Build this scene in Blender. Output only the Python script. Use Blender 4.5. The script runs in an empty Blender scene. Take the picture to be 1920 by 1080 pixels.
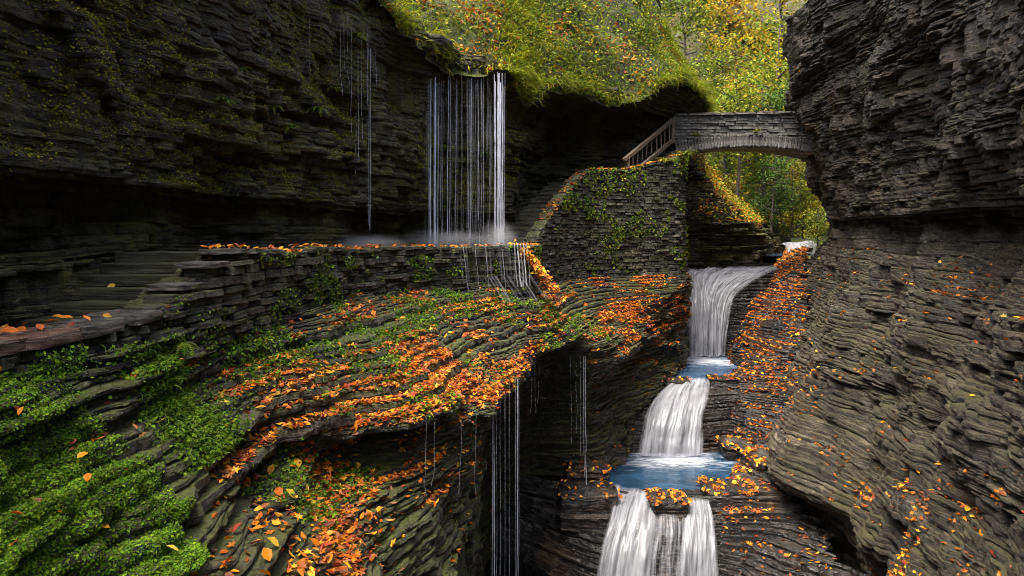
import bpy, bmesh, math, random
import numpy as np
from mathutils import Vector, Matrix

# ------------------------------------------------------------------ camera, sky, sun, exposure
scene = bpy.context.scene
COL = scene.collection
cam_data = bpy.data.cameras.new('camera')
cam_data.lens = 24.0
cam_data.sensor_width = 36.0
cam_data.shift_y = -0.0573
cam_data.clip_start = 0.05
cam_data.clip_end = 3000
camera = bpy.data.objects.new('camera', cam_data)
camera.rotation_euler = (math.radians(90), 0, 0)
COL.objects.link(camera)
scene.camera = camera

SUN_EL, SUN_AZ = 72, 228           # azimuth of the sun, clockwise from +Y
world = bpy.data.worlds.new('World'); scene.world = world; world.use_nodes = True
wn = world.node_tree.nodes; wl = world.node_tree.links
sky = wn.new('ShaderNodeTexSky'); sky.sky_type = 'NISHITA'; sky.sun_disc = False
sky.sun_elevation = math.radians(SUN_EL); sky.sun_rotation = math.radians(SUN_AZ)
sky.air_density = 0.7; sky.dust_density = 6.0; sky.ozone_density = 0.3
wl.new(sky.outputs['Color'], wn['Background'].inputs['Color'])
wn['Background'].inputs['Strength'].default_value = 0.15
sd = bpy.data.lights.new('sun', 'SUN'); sd.energy = 1.5; sd.angle = math.radians(28); sd.color = (1.0, 0.95, 0.86)
sun = bpy.data.objects.new('sun', sd); COL.objects.link(sun)
sa, se = math.radians(SUN_AZ), math.radians(SUN_EL)
sun_dir = Vector((math.sin(sa)*math.cos(se), math.cos(sa)*math.cos(se), math.sin(se)))
sun.rotation_euler = sun_dir.to_track_quat('Z', 'Y').to_euler()
sun.location = (0, -10, 40)
scene.view_settings.view_transform = 'Standard'
scene.view_settings.look = 'None'
scene.view_settings.exposure = 1.88
scene.view_settings.gamma = 1.0
scene.cycles.max_bounces = 6; scene.cycles.diffuse_bounces = 4; scene.cycles.glossy_bounces = 3
scene.cycles.transparent_max_bounces = 24; scene.cycles.transmission_bounces = 4
scene.cycles.use_denoising = True
scene.cycles.filter_width = 0.9
scene.cycles.use_adaptive_sampling = True; scene.cycles.adaptive_threshold = 0.015

rng = np.random.default_rng(7)
random.seed(7)

# ------------------------------------------------------------------ noise
def hash3(ix, iy, iz, seed=0):
    h = (ix.astype(np.int64)*374761393 + iy.astype(np.int64)*668265263 + iz.astype(np.int64)*2147483647 + seed*1274126177) & 0xffffffff
    h = ((h ^ (h >> 13))*1274126177) & 0xffffffff
    h = ((h ^ (h >> 16))*2246822519) & 0xffffffff
    h = h ^ (h >> 15)
    return (h & 0xffffff).astype(np.float64)/0xffffff

def vnoise(x, y, z, seed=0):
    x, y, z = np.broadcast_arrays(np.asarray(x, float), np.asarray(y, float), np.asarray(z, float))
    ix, iy, iz = np.floor(x), np.floor(y), np.floor(z)
    fx, fy, fz = x-ix, y-iy, z-iz
    fx = fx*fx*(3-2*fx); fy = fy*fy*(3-2*fy); fz = fz*fz*(3-2*fz)
    r = 0
    for dx in (0, 1):
        wx = fx if dx else 1-fx
        for dy in (0, 1):
            wy = fy if dy else 1-fy
            for dz in (0, 1):
                wz = fz if dz else 1-fz
                r = r + wx*wy*wz*hash3(ix+dx, iy+dy, iz+dz, seed)
    return r*2-1

def chunks(u, v, seed=0, tilt=0.8):
    """fracture blocks: every jittered cell has its own offset and its own tilted face, -1..1"""
    iu, iv = np.floor(u), np.floor(v); best = np.full(u.shape, 9.0); out = np.zeros(u.shape)
    for du in (-1, 0, 1):
        for dv in (-1, 0, 1):
            a, b = iu+du, iv+dv
            cu = a+0.15+0.7*hash3(a, b, a*0, seed); cv = b+0.15+0.7*hash3(a, b, a*0+1, seed)
            d = np.maximum(np.abs(u-cu), np.abs(v-cv))+0.3*(np.abs(u-cu)+np.abs(v-cv))
            val = (hash3(a, b, a*0+2, seed)-.5)*2 + tilt*((u-cu)*(hash3(a, b, a*0+3, seed)-.5)+(v-cv)*(hash3(a, b, a*0+4, seed)-.5))*2
            k = d < best; best = np.where(k, d, best); out = np.where(k, val, out)
    return out

def fbm(x, y, z, octaves=4, seed=0):
    a, f, r, t = 1.0, 1.0, 0, 0
    for o in range(octaves):
        r = r + a*vnoise(x*f, y*f, z*f, seed+o*17); t += a
        a *= 0.5; f *= 2.03
    return r/t

# ------------------------------------------------------------------ object helpers
def tag(o, label=None, cat=None, group=None, kind=None):
    if label: o['label'] = label
    if cat: o['category'] = cat
    if group: o['group'] = group
    if kind: o['kind'] = kind
    return o

def link(name, me, mat=None, parent=None):
    o = bpy.data.objects.new(name, me); COL.objects.link(o)
    if mat is not None and me is not None: me.materials.append(mat)
    if parent is not None: o.parent = parent
    return o

def empty(name, loc=(0, 0, 0), rz=0):
    o = bpy.data.objects.new(name, None); COL.objects.link(o)
    o.location = loc; o.rotation_euler = (0, 0, rz); o.empty_display_size = 0.2
    return o

def mesh_np(name, V, F, smooth=False, col=None, uv=None):
    V = np.asarray(V, np.float32).reshape(-1, 3); F = np.asarray(F, np.int32)
    me = bpy.data.meshes.new(name)
    k = F.shape[1]; n = F.shape[0]
    me.vertices.add(len(V)); me.vertices.foreach_set('co', V.ravel())
    me.loops.add(n*k); me.loops.foreach_set('vertex_index', F.ravel())
    me.polygons.add(n)
    me.polygons.foreach_set('loop_start', np.arange(0, n*k, k, dtype=np.int32))
    me.polygons.foreach_set('loop_total', np.full(n, k, np.int32))
    me.polygons.foreach_set('use_smooth', np.full(n, smooth, bool))
    if col is not None:
        a = me.color_attributes.new('tint', 'FLOAT_COLOR', 'POINT')
        c = np.ones((len(V), 4), np.float32); c[:, :3] = col
        a.data.foreach_set('color', c.ravel())
    if uv is not None:
        u = me.uv_layers.new(name='uv'); u.data.foreach_set('uv', np.asarray(uv, np.float32)[F.ravel()].ravel())
    me.update(calc_edges=True)
    return me

def grid_faces(R, C, flip=False):
    i = np.arange(R*C).reshape(R, C)
    q = np.stack([i[:-1, :-1], i[1:, :-1], i[1:, 1:], i[:-1, 1:]], -1).reshape(-1, 4)
    return q[:, ::-1] if flip else q

# ------------------------------------------------------------------ materials
def new_mat(name):
    m = bpy.data.materials.new(name); m.use_nodes = True
    nt = m.node_tree; b = nt.nodes['Principled BSDF']
    return m, nt, b

def N(nt, kind, **kw):
    n = nt.nodes.new(kind)
    for k, v in kw.items():
        if k in n.inputs.keys() if isinstance(k, str) else False: n.inputs[k].default_value = v
        else: setattr(n, k, v)
    return n

def ramp(nt, fac, stops):
    r = nt.nodes.new('ShaderNodeValToRGB'); nt.links.new(fac, r.inputs['Fac'])
    e = r.color_ramp.elements
    while len(e) < len(stops): e.new(0.5)
    for el, (p, c) in zip(e, stops):
        el.position = p; el.color = (*c, 1) if len(c) == 3 else c
    return r.outputs['Color']

def noise_tex(nt, vec, scale, detail=6, rough=0.6, mapping=None, dist=0.0):
    if mapping:
        mp = nt.nodes.new('ShaderNodeMapping'); mp.inputs['Scale'].default_value = mapping
        nt.links.new(vec, mp.inputs['Vector']); vec = mp.outputs['Vector']
    n = nt.nodes.new('ShaderNodeTexNoise'); n.inputs['Scale'].default_value = scale
    n.inputs['Detail'].default_value = detail; n.inputs['Roughness'].default_value = rough
    n.inputs['Distortion'].default_value = dist
    nt.links.new(vec, n.inputs['Vector'])
    return n.outputs['Fac']

def mix(nt, fac, a, b, mode='MIX'):
    m = nt.nodes.new('ShaderNodeMix'); m.data_type = 'RGBA'; m.blend_type = mode
    for sock, v in ((m.inputs['Factor'], fac), (m.inputs['A'], a), (m.inputs['B'], b)):
        if hasattr(v, 'links') or isinstance(v, bpy.types.NodeSocket): nt.links.new(v, sock)
        elif isinstance(v, (int, float)): sock.default_value = v
        else: sock.default_value = (*v, 1)
    # RGBA sockets share names with float ones; pick them explicitly
    return m

def mixc(nt, fac, a, b, mode='MIX'):
    m = nt.nodes.new('ShaderNodeMix'); m.data_type = 'RGBA'; m.blend_type = mode
    fs, As, Bs = m.inputs[0], m.inputs[6], m.inputs[7]
    for sock, v in ((fs, fac), (As, a), (Bs, b)):
        if isinstance(v, bpy.types.NodeSocket): nt.links.new(v, sock)
        elif isinstance(v, (int, float)): sock.default_value = v
        else: sock.default_value = (*v, 1)
    return m.outputs[2]

def math_n(nt, op, a, b=0.0, c=None, clamp=False):
    m = nt.nodes.new('ShaderNodeMath'); m.operation = op; m.use_clamp = clamp
    for s, v in zip(m.inputs, (a, b, c)):
        if v is None: continue
        if isinstance(v, bpy.types.NodeSocket): nt.links.new(v, s)
        else: s.default_value = v
    return m.outputs[0]

def maprange(nt, v, a, b, c=0.0, d=1.0):
    m = nt.nodes.new('ShaderNodeMapRange'); m.clamp = True
    nt.links.new(v, m.inputs[0])
    for i, x in zip((1, 2, 3, 4), (a, b, c, d)): m.inputs[i].default_value = x
    return m.outputs[0]

def rock_mat(name, dark, mid, light, moss=(0.05, 0.07, 0.012), moss_lo=0.62, moss_any=0.75, rough=(0.38, 0.7), bump=0.5, brown=(0.09, 0.055, 0.03), brown_lo=0.6, streak=9.0, upper=None):
    m, nt, b = new_mat(name)
    tc = nt.nodes.new('ShaderNodeTexCoord'); P = tc.outputs['Object']
    geo = nt.nodes.new('ShaderNodeNewGeometry')
    strata = noise_tex(nt, P, 1.0, 8, 0.65, (0.45, 0.45, streak), 0.4)
    c = ramp(nt, strata, [(0.30, dark), (0.5, mid), (0.72, light)])
    speck = noise_tex(nt, P, 14.0, 6, 0.7, (1, 1, 2.2))
    c = mixc(nt, 0.75, c, ramp(nt, speck, [(0.3, (0.3, 0.3, 0.3)), (0.68, (1.5, 1.5, 1.5))]), 'MULTIPLY')
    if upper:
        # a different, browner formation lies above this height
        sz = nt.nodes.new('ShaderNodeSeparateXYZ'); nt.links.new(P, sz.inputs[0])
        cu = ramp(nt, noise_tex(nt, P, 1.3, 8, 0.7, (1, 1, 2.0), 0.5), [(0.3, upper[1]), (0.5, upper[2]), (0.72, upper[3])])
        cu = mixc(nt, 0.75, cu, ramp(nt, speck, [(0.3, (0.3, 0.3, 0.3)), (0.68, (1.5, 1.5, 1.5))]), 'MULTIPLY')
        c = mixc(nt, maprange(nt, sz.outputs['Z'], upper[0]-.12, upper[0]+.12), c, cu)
    bl = noise_tex(nt, P, 0.7, 5, 0.6)
    c = mixc(nt, math_n(nt, 'MULTIPLY', maprange(nt, bl, brown_lo-0.08, brown_lo+0.12), 0.75), c, brown)
    # stained and bleached areas
    stn = noise_tex(nt, P, 0.42, 6, 0.62, (1, 1, 1.5), 0.6)
    c = mixc(nt, 0.9, c, ramp(nt, stn, [(0.33, (0.38, 0.36, 0.33)), (0.5, (0.95, 0.94, 0.92)), (0.66, (1.75, 1.75, 1.75))]), 'MULTIPLY')
    # open bedding cracks and joints
    def crack(vecscale, width, dist):
        nn = noise_tex(nt, P, 1.0, 5, 0.6, vecscale, dist)
        return math_n(nt, 'SUBTRACT', 1.0, maprange(nt, math_n(nt, 'ABSOLUTE', math_n(nt, 'SUBTRACT', nn, 0.5)), width*0.25, width))
    ck = math_n(nt, 'MAXIMUM', crack((0.7, 0.7, 6.5), 0.022, 0.5), crack((2.6, 2.6, 0.9), 0.011, 0.9))
    c = mixc(nt, math_n(nt, 'MULTIPLY', ck, 0.8), c, tuple(0.35*x for x in dark))
    mott = noise_tex(nt, P, 5.0, 7, 0.72, (1, 1, 1.8))
    c = mixc(nt, 0.85, c, ramp(nt, mott, [(0.32, (0.38, 0.38, 0.38)), (0.52, (0.95, 0.95, 0.95)), (0.70, (1.7, 1.7, 1.7))]), 'MULTIPLY')
    # split flakes of shale: each chip has its own tone and sits a little proud or back
    fm = nt.nodes.new('ShaderNodeMapping'); fm.inputs['Scale'].default_value = (1.5, 1.5, 7.0); nt.links.new(P, fm.inputs['Vector'])
    fv = nt.nodes.new('ShaderNodeTexVoronoi'); fv.feature = 'F1'; fv.distance = 'CHEBYCHEV'; fv.inputs['Scale'].default_value = 2.6; nt.links.new(fm.outputs['Vector'], fv.inputs['Vector'])
    fs = nt.nodes.new('ShaderNodeSeparateColor'); nt.links.new(fv.outputs['Color'], fs.inputs[0])
    chip = fs.outputs[0]
    c = mixc(nt, 0.8, c, ramp(nt, chip, [(0.0, (0.5, 0.5, 0.5)), (0.6, (0.95, 0.95, 0.95)), (1.0, (1.55, 1.5, 1.4))]), 'MULTIPLY')
    # moss on ledges and in patches
    sep = nt.nodes.new('ShaderNodeSeparateXYZ'); nt.links.new(geo.outputs['Normal'], sep.inputs[0])
    up = maprange(nt, sep.outputs['Z'], -0.1, 0.75)
    mn = math_n(nt, 'ADD', math_n(nt, 'MULTIPLY', noise_tex(nt, P, 0.8, 5, 0.6), 0.62), math_n(nt, 'MULTIPLY', noise_tex(nt, P, 9.0, 6, 0.7), 0.38))
    mf1 = math_n(nt, 'MULTIPLY', maprange(nt, mn, moss_lo-0.09, moss_lo+0.03), up)
    mf2 = maprange(nt, mn, moss_any-0.05, moss_any+0.06)
    mf = math_n(nt, 'MAXIMUM', mf1, mf2, clamp=True)
    fine = noise_tex(nt, P, 38.0, 4, 0.7)
    mc = ramp(nt, fine, [(0.3, tuple(0.35*x for x in moss)), (0.7, tuple(1.35*x for x in moss))])
    c = mixc(nt, mf, c, mc)
    nt.links.new(c, b.inputs['Base Color'])
    rn = noise_tex(nt, P, 2.3, 5, 0.6)
    r = maprange(nt, rn, 0.35, 0.65, rough[0], rough[1])
    r = math_n(nt, 'ADD', r, math_n(nt, 'MULTIPLY', mf, 0.4), clamp=True)
    nt.links.new(r, b.inputs['Roughness'])
    h1 = noise_tex(nt, P, 1.0, 10, 0.7, (2.2, 2.2, 26.0), 0.3)
    h2 = noise_tex(nt, P, 22.0, 8, 0.75)
    h = math_n(nt, 'ADD', h1, math_n(nt, 'MULTIPLY', h2, 0.5))
    h = math_n(nt, 'ADD', h, math_n(nt, 'MULTIPLY', mott, 1.3))
    h = math_n(nt, 'SUBTRACT', h, math_n(nt, 'MULTIPLY', ck, 0.7))
    h = math_n(nt, 'ADD', h, math_n(nt, 'MULTIPLY', chip, 0.5))
    bp = nt.nodes.new('ShaderNodeBump'); bp.inputs['Strength'].default_value = bump; bp.inputs['Distance'].default_value = 0.09
    nt.links.new(h, bp.inputs['Height']); nt.links.new(bp.outputs['Normal'], b.inputs['Normal'])
    return m

def tint_mat(name, rough=0.5, translucent=0.25, spec=0.4):
    """leaves and blades: the colour of each leaf is stored on it"""
    m, nt, b = new_mat(name)
    at = nt.nodes.new('ShaderNodeAttribute'); at.attribute_name = 'tint'
    tc = nt.nodes.new('ShaderNodeTexCoord')
    n = noise_tex(nt, tc.outputs['Object'], 30.0, 3, 0.6)
    c = mixc(nt, 0.6, at.outputs['Color'], ramp(nt, n, [(0.3, (0.55, 0.55, 0.55)), (0.7, (1.25, 1.25, 1.25))]), 'MULTIPLY')
    nt.links.new(c, b.inputs['Base Color']); b.inputs['Roughness'].default_value = rough
    b.inputs['Specular IOR Level'].default_value = spec
    if translucent:
        t = nt.nodes.new('ShaderNodeBsdfTranslucent'); nt.links.new(c, t.inputs['Color'])
        mx = nt.nodes.new('ShaderNodeMixShader'); mx.inputs[0].default_value = translucent
        nt.links.new(b.outputs[0], mx.inputs[1]); nt.links.new(t.outputs[0], mx.inputs[2])
        nt.links.new(mx.outputs[0], nt.nodes['Material Output'].inputs['Surface'])
    return m

M = {}
M['cliff_left'] = rock_mat('cliff_dark', (0.017, 0.0148, 0.009), (0.06, 0.052, 0.032), (0.17, 0.148, 0.098), moss=(0.11, 0.105, 0.01), moss_lo=0.47, moss_any=0.535, brown=(0.055, 0.037, 0.013), brown_lo=0.5, rough=(0.45, 0.75), bump=0.9)
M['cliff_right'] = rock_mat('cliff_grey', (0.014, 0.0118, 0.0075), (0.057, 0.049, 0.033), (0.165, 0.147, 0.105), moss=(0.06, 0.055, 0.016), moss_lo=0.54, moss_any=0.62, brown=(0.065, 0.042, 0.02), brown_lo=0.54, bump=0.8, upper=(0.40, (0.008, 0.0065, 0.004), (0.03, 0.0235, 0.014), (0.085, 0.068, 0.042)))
M['ledge'] = rock_mat('ledge_rock', (0.011, 0.0092, 0.0065), (0.040, 0.034, 0.023), (0.12, 0.102, 0.072), moss=(0.075, 0.09, 0.012), moss_lo=0.5, moss_any=0.60, rough=(0.2, 0.55), bump=0.8)
M['wet'] = rock_mat('wet_rock', (0.009, 0.0085, 0.008), (0.03, 0.028, 0.025), (0.085, 0.079, 0.07), moss=(0.05, 0.05, 0.015), moss_lo=0.75, moss_any=0.82, rough=(0.18, 0.45))
M['stone'] = rock_mat('wall_stone', (0.042, 0.04, 0.029), (0.15, 0.143, 0.108), (0.32, 0.305, 0.24), moss=(0.085, 0.10, 0.015), moss_lo=0.5, moss_any=0.57, streak=3.0, bump=0.8)
M['bridge_stone'] = rock_mat('bridge_stone', (0.07, 0.072, 0.066), (0.2, 0.205, 0.19), (0.38, 0.38, 0.355), moss=(0.085, 0.10, 0.03), moss_lo=0.66, moss_any=0.76, streak=3.0)
M['soil'] = rock_mat('slope_soil', (0.012, 0.010, 0.006), (0.035, 0.03, 0.014), (0.07, 0.06, 0.025), moss=(0.07, 0.09, 0.012), moss_lo=0.5, moss_any=0.55, rough=(0.7, 0.9), streak=2.0)
M['leaf'] = tint_mat('fallen_leaf', 0.5, 0.2, 0.25)
M['green'] = tint_mat('green_leaf', 0.6, 0.35, 0.15)

# ------------------------------------------------------------------ stratified rock: a stack of beds lofted through cross-sections
def spline(C, t):
    """C [L,K,2] key points, t in 0..K-1 -> [L,T,2] Catmull-Rom"""
    K = C.shape[1]
    i = np.clip(np.floor(t).astype(int), 0, K-2); f = (t-i)[None, :, None]
    p0 = C[:, np.clip(i-1, 0, K-1)]; p1 = C[:, i]; p2 = C[:, i+1]; p3 = C[:, np.clip(i+2, 0, K-1)]
    return 0.5*((2*p1) + (-p0+p2)*f + (2*p0-5*p1+4*p2-p3)*f*f + (-p0+3*p1-3*p2+p3)*f**3)

def beds(zt, zb, lo, hi, r, massive=0.2):
    """bed boundaries from top to bottom; thick beds are cut into sub-layers that share an id"""
    z, ids, b = [zt], [], 0
    mode, left = 0, 0
    while z[-1] > zb:
        if left <= 0:
            mode = r.random(); left = r.integers(3, 11) if mode > massive else r.integers(1, 3)
        if mode < massive: t = r.uniform(1.6, 3.4)*hi
        elif mode < 0.6: t = r.uniform(0.45, 1.0)*lo+0.012
        else: t = r.uniform(lo, hi)
        k = max(1, int(round(t/0.11)))
        for q in range(k): z.append(z[-1]-t/k); ids.append(b)
        b += 1; left -= 1
    return np.array(z), np.array(ids)

def stack(name, secs, zt, zb, lo=0.05, hi=0.16, n=600, side=1, big=0.25, bed=0.06, med=0.06, blk=0.06, seed=1, mat=None, wob=0.05, dip=(0, 0), fine=0.012, near=3.0, notch=0.0, cap=False, massive=0.2, face=0.05, capadd=0.0, chunk=0.0, cf=1.0):
    r = np.random.default_rng(seed)
    zs, bid = beds(zt, zb, lo, hi, r, massive); L = len(zs)-1
    zm = (zs[:-1]+zs[1:])/2; th = zs[:-1]-zs[1:]
    K = len(secs)
    C = np.zeros((L, K, 2))
    for k, s in enumerate(secs):
        s = np.array(s, float); o = np.argsort(s[:, 2]); s = s[o]
        C[:, k, 0] = np.interp(zm, s[:, 2], s[:, 0]); C[:, k, 1] = np.interp(zm, s[:, 2], s[:, 1])
    tt = np.linspace(0, K-1, 60*K)
    F = spline(C[::max(1, L//12)], tt)
    d = np.linalg.norm(np.diff(F, axis=1), axis=2)
    Ym = np.maximum(F[:, 1:, 1], near); off = np.abs(F[:, 1:, 0]/Ym) > 0.85
    w = (d/Ym*np.where(off | (F[:, 1:, 1] < near), 0.25, 1)).mean(0)+1e-4
    cw = np.concatenate([[0], np.cumsum(w)]); t = np.interp(np.linspace(0, cw[-1], n), cw, tt)
    XY = spline(C, t)                                        # [L,n,2]
    ref = XY.mean(0); S = np.concatenate([[0], np.cumsum(np.linalg.norm(np.diff(ref, axis=0), axis=1))])
    # outward normals from a smoothed contour
    kern = np.hanning(31); kern /= kern.sum()
    pad = np.pad(ref, ((15, 15), (0, 0)), 'edge')
    sm = np.stack([np.convolve(pad[:, a], kern, 'valid') for a in (0, 1)], 1)
    T = np.gradient(sm, axis=0); T /= np.linalg.norm(T, axis=1, keepdims=True)+1e-9
    Nn = side*np.stack([T[:, 1], -T[:, 0]], 1)
    j = bid[:, None]; nb = bid[-1]+1; Sg = S[None, :]; Z = zm[:, None]
    mod = np.clip(0.55+1.3*fbm(Sg*0.35, Z*0.7, 5.0, 3, seed+71), 0.12, 1.25)   # smooth zones and broken zones
    D = big*fbm(Sg*0.45, Z*0.55, 0.0, 4, seed)
    D0 = D; D = 0
    D = D + bed*vnoise(0.0, j/5.0, 3.3, seed+5)*1.2 + bed*(r.random(nb)[bid][:, None]-0.5)*0.7 + bed*1.5*vnoise(Sg*0.33, j*11.3, 0.0, seed+6)
    D = D + med*fbm(Sg*1.6, j*7.77, 0.0, 3, seed+9)
    for (fr, grp, am) in ((1.1, 1, 0.7), (0.55, 3, 1.0), (2.6, 1, 0.5), (0.35, 7, 0.9)):
        g = bid//grp
        ph = hash3(g, g*0, g*0, seed+31)[:, None]*50; fq = fr*(0.6+0.9*hash3(g, g*0+1, g*0, seed+32))[:, None]
        cell = np.floor(Sg*fq+ph+0.5*vnoise(Sg*2.1, j*1.3, 0, seed+8))
        D = D + blk*am*(hash3(cell, np.broadcast_to(g[:, None], cell.shape), cell*0, seed+33)-0.5)*2
    if notch:
        g = bid//2
        cell = np.floor(Sg*0.8+hash3(g, g*0, g*0, seed+41)[:, None]*50)
        D = D - notch*(hash3(cell, np.broadcast_to(g[:, None], cell.shape), cell*0, seed+43) > 0.86)
    if chunk:
        Zb = np.array([zm[bid == q].mean() for q in range(nb)])[bid][:, None]
        wv = 0.35*fbm(Sg*1.1, Zb*1.5, 7.0, 2, seed+95)
        D0 = D0 + chunk*chunks(Sg*0.7*cf+wv, Zb*1.1*cf+wv, seed+96) + 0.5*chunk*chunks(Sg*1.9*cf-wv, Zb*2.6*cf+wv, seed+97)
    D = D0 + D*mod
    # blur the breaks a touch so that joints are worn
    D[:, 1:-1] = (D[:, :-2]+6*D[:, 1:-1]+D[:, 2:])/8
    bth = np.bincount(bid, th)[bid]
    D = D + face*fbm(Sg*2.3, Z*3.5, 2.0, 4, seed+88)*np.clip(bth/0.25, 0.3, 1.3)[:, None]
    bev = np.minimum(0.35*bth, 0.035)[:, None]
    b_top = np.concatenate([[1], bid[1:] != bid[:-1]]).astype(float)[:, None]*bev
    b_bot = np.concatenate([bid[1:] != bid[:-1], [1]]).astype(float)[:, None]*bev
    rows = []
    W = wob*fbm(Sg*0.3, zs[:, None]*0.25, 0.0, 3, seed+20)     # [L+1,n] wobble at bed boundaries
    tn = np.minimum(np.concatenate([th[:1], th]), np.concatenate([th, th[-1:]]))[:, None]
    W = W + 0.3*tn*vnoise(Sg*0.9, np.arange(L+1)[:, None]*13.7, 0.0, seed+77)
    W = W + dip[0]*ref[None, :, 0] + dip[1]*ref[None, :, 1]
    ed = 0.02*fbm(Sg*9.0, j*3.1, 1.0, 2, seed+50)
    base = XY + D[..., None]*Nn[None]
    top = np.concatenate([base-(b_top*(0.6+0.5*vnoise(Sg*6, j*2.2, 0, seed+91)))[..., None]*Nn[None], (zs[:-1][:, None]+W[:-1])[..., None]], 2)
    mid = np.concatenate([base+(ed+0.0*bev)[..., None]*Nn[None], ((zs[:-1]+zs[1:])[:, None]/2+(W[:-1]+W[1:])/2)[..., None]], 2)
    bot = np.concatenate([base-(b_bot*(0.8+0.6*vnoise(Sg*5, j*2.7, 0, seed+92)))[..., None]*Nn[None], (zs[1:][:, None]+W[1:])[..., None]], 2)
    R = np.zeros((L, 5, n, 3))
    R[:, 0], R[:, 1], R[:, 2] = top, mid, bot
    nxt = np.concatenate([top[1:], bot[-1:]], 0)
    R[:, 3] = bot+(nxt-bot)*0.35; R[:, 4] = bot+(nxt-bot)*0.7
    V = R.reshape(L*5, n, 3)
    q = fine*fbm(V[..., 0]*7, V[..., 1]*7, V[..., 2]*16, 3, seed+60)
    V[..., 0] += q*Nn[None, :, 0]; V[..., 1] += q*Nn[None, :, 1]
    V[..., 2] += 0.3*fine*vnoise(V[..., 0]*9, V[..., 1]*9, V[..., 2]*5, seed+61)
    Fq = grid_faces(L*5, n, flip=(side < 0))
    if cap:
        cz = np.interp(t, np.arange(K), [max(p[2] for p in s) for s in secs]) + capadd + 0.12*fbm(S*0.7, 0.0, 0.0, 3, seed+90)
        ra = np.arange(L*5)[:, None]
        over = zs.repeat(5)[:L*5][:, None] > cz[None]
        first = over.sum(0)                                   # first row kept in each column
        idx = np.maximum(ra, np.minimum(first, L*5-1)[None])
        V = np.take_along_axis(V, idx[..., None].repeat(3, 2), 0)
        ov = over.ravel()
        Fq = Fq[~ov[Fq].all(1)]
    me = mesh_np(name, V, Fq)
    o = link(name, me, mat); o['kind'] = 'structure'
    return o, V

# ------------------------------------------------------------------ the gorge: cliffs, ledges, stream bed
LEFT_CLIFF = [
 [(-4.4,-8,5.4),(-4.6,-8,0.5),(-4.8,-8,-2)],
 [(-4.4,2.5,5.4),(-4.6,2.5,4),(-4.8,2.5,.55),(-5.2,2.5,.4),(-5.0,2.5,-2)],
 [(-4.7,7,5.4),(-4.9,7,4),(-5.05,7,2),(-5.2,7,.62),(-5.7,7,.42),(-5.5,7,-.6),(-5.4,7,-2)],
 [(-4.35,11,5.6),(-4.5,11,4.5),(-4.75,11,2),(-4.9,11,.6),(-5.45,11,.42),(-5.2,11.2,-2)],
 [(-4.05,14.2,6.1),(-4.25,14.2,5),(-4.4,14.2,2),(-4.5,14.2,.6),(-5.05,14.4,.42),(-4.9,14.6,-2)],
 [(-3.55,16,6.2),(-3.85,16.2,3),(-4.05,16.3,.6),(-4.6,16.6,.42),(-4.4,16.7,-2)],
 [(-3.2,17.4,5.8),(-3.5,17.7,3),(-3.65,17.9,.6),(-4.2,18.3,.42),(-4,18.3,-2)],
 [(-2.7,18.6,5.35),(-3.0,19,4.5),(-3.1,19.2,3),(-3.25,19.4,.58),(-3.8,20,.4),(-3.6,20,-2)],
 [(-1.8,20.3,5.0),(-2.0,21,4),(-2.1,21.3,2),(-2.2,21.4,.58),(-2.5,22,.4),(-2.3,22,-2)],
 [(-.3,20.9,4.9),(-.4,22,4.2),(-.5,22.3,2),(-.5,22.3,.6),(-.8,23,.4),(-.6,23,-2)],
 [(.6,22.3,4.7),(.3,23.3,4),(.2,23.8,2),(.1,24,-2)],
 [(1.4,23.8,5.2),(.7,25.5,4),(.5,26.5,2),(.4,26.5,-2)],
 [(2.8,25.8,5.3),(2.2,28,4.3),(2,29,2.5),(2,29,-2)],
 [(4.6,26.8,5.1),(4.6,29.2,4),(4.6,30,2),(4.6,30.4,-2)],
 [(6.4,28.1,5.9),(6.6,30.5,4.8),(6.6,31.5,3),(6.6,31.5,-2)],
 [(8.6,31,6.2),(8.2,32.5,5.2),(8,33,4),(7.6,33.2,2),(7.8,34,-2)],
 [(9.8,35,6.2),(9.2,35.5,4.6),(9.7,36,3.2),(10.6,36.5,2),(12.2,37,.6),(13.1,37.5,-.3),(13,37.6,-1.9)],
 [(11,42,8),(11.5,42,4),(13,42,2),(15.2,42,.2),(15.9,42,-.8),(15.9,42,-2)],
 [(13,50,10),(14,50,5),(17,50,2),(20,50,.2),(20.5,50,-.8),(20.5,50,-2)],
]
left_cliff, V_left = stack('left_cliff', LEFT_CLIFF, 8.2, -2.0, 0.05, 0.20, 760, 1, big=0.42, bed=0.09, med=0.07, blk=0.10, seed=3, mat=M['cliff_left'], wob=0.12, fine=0.025, notch=0.16, cap=True, capadd=.3, massive=.33, face=.10, chunk=.13)
left_cliff['label'] = 'dark mossy stratified rock cliff overhanging the path'

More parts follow.
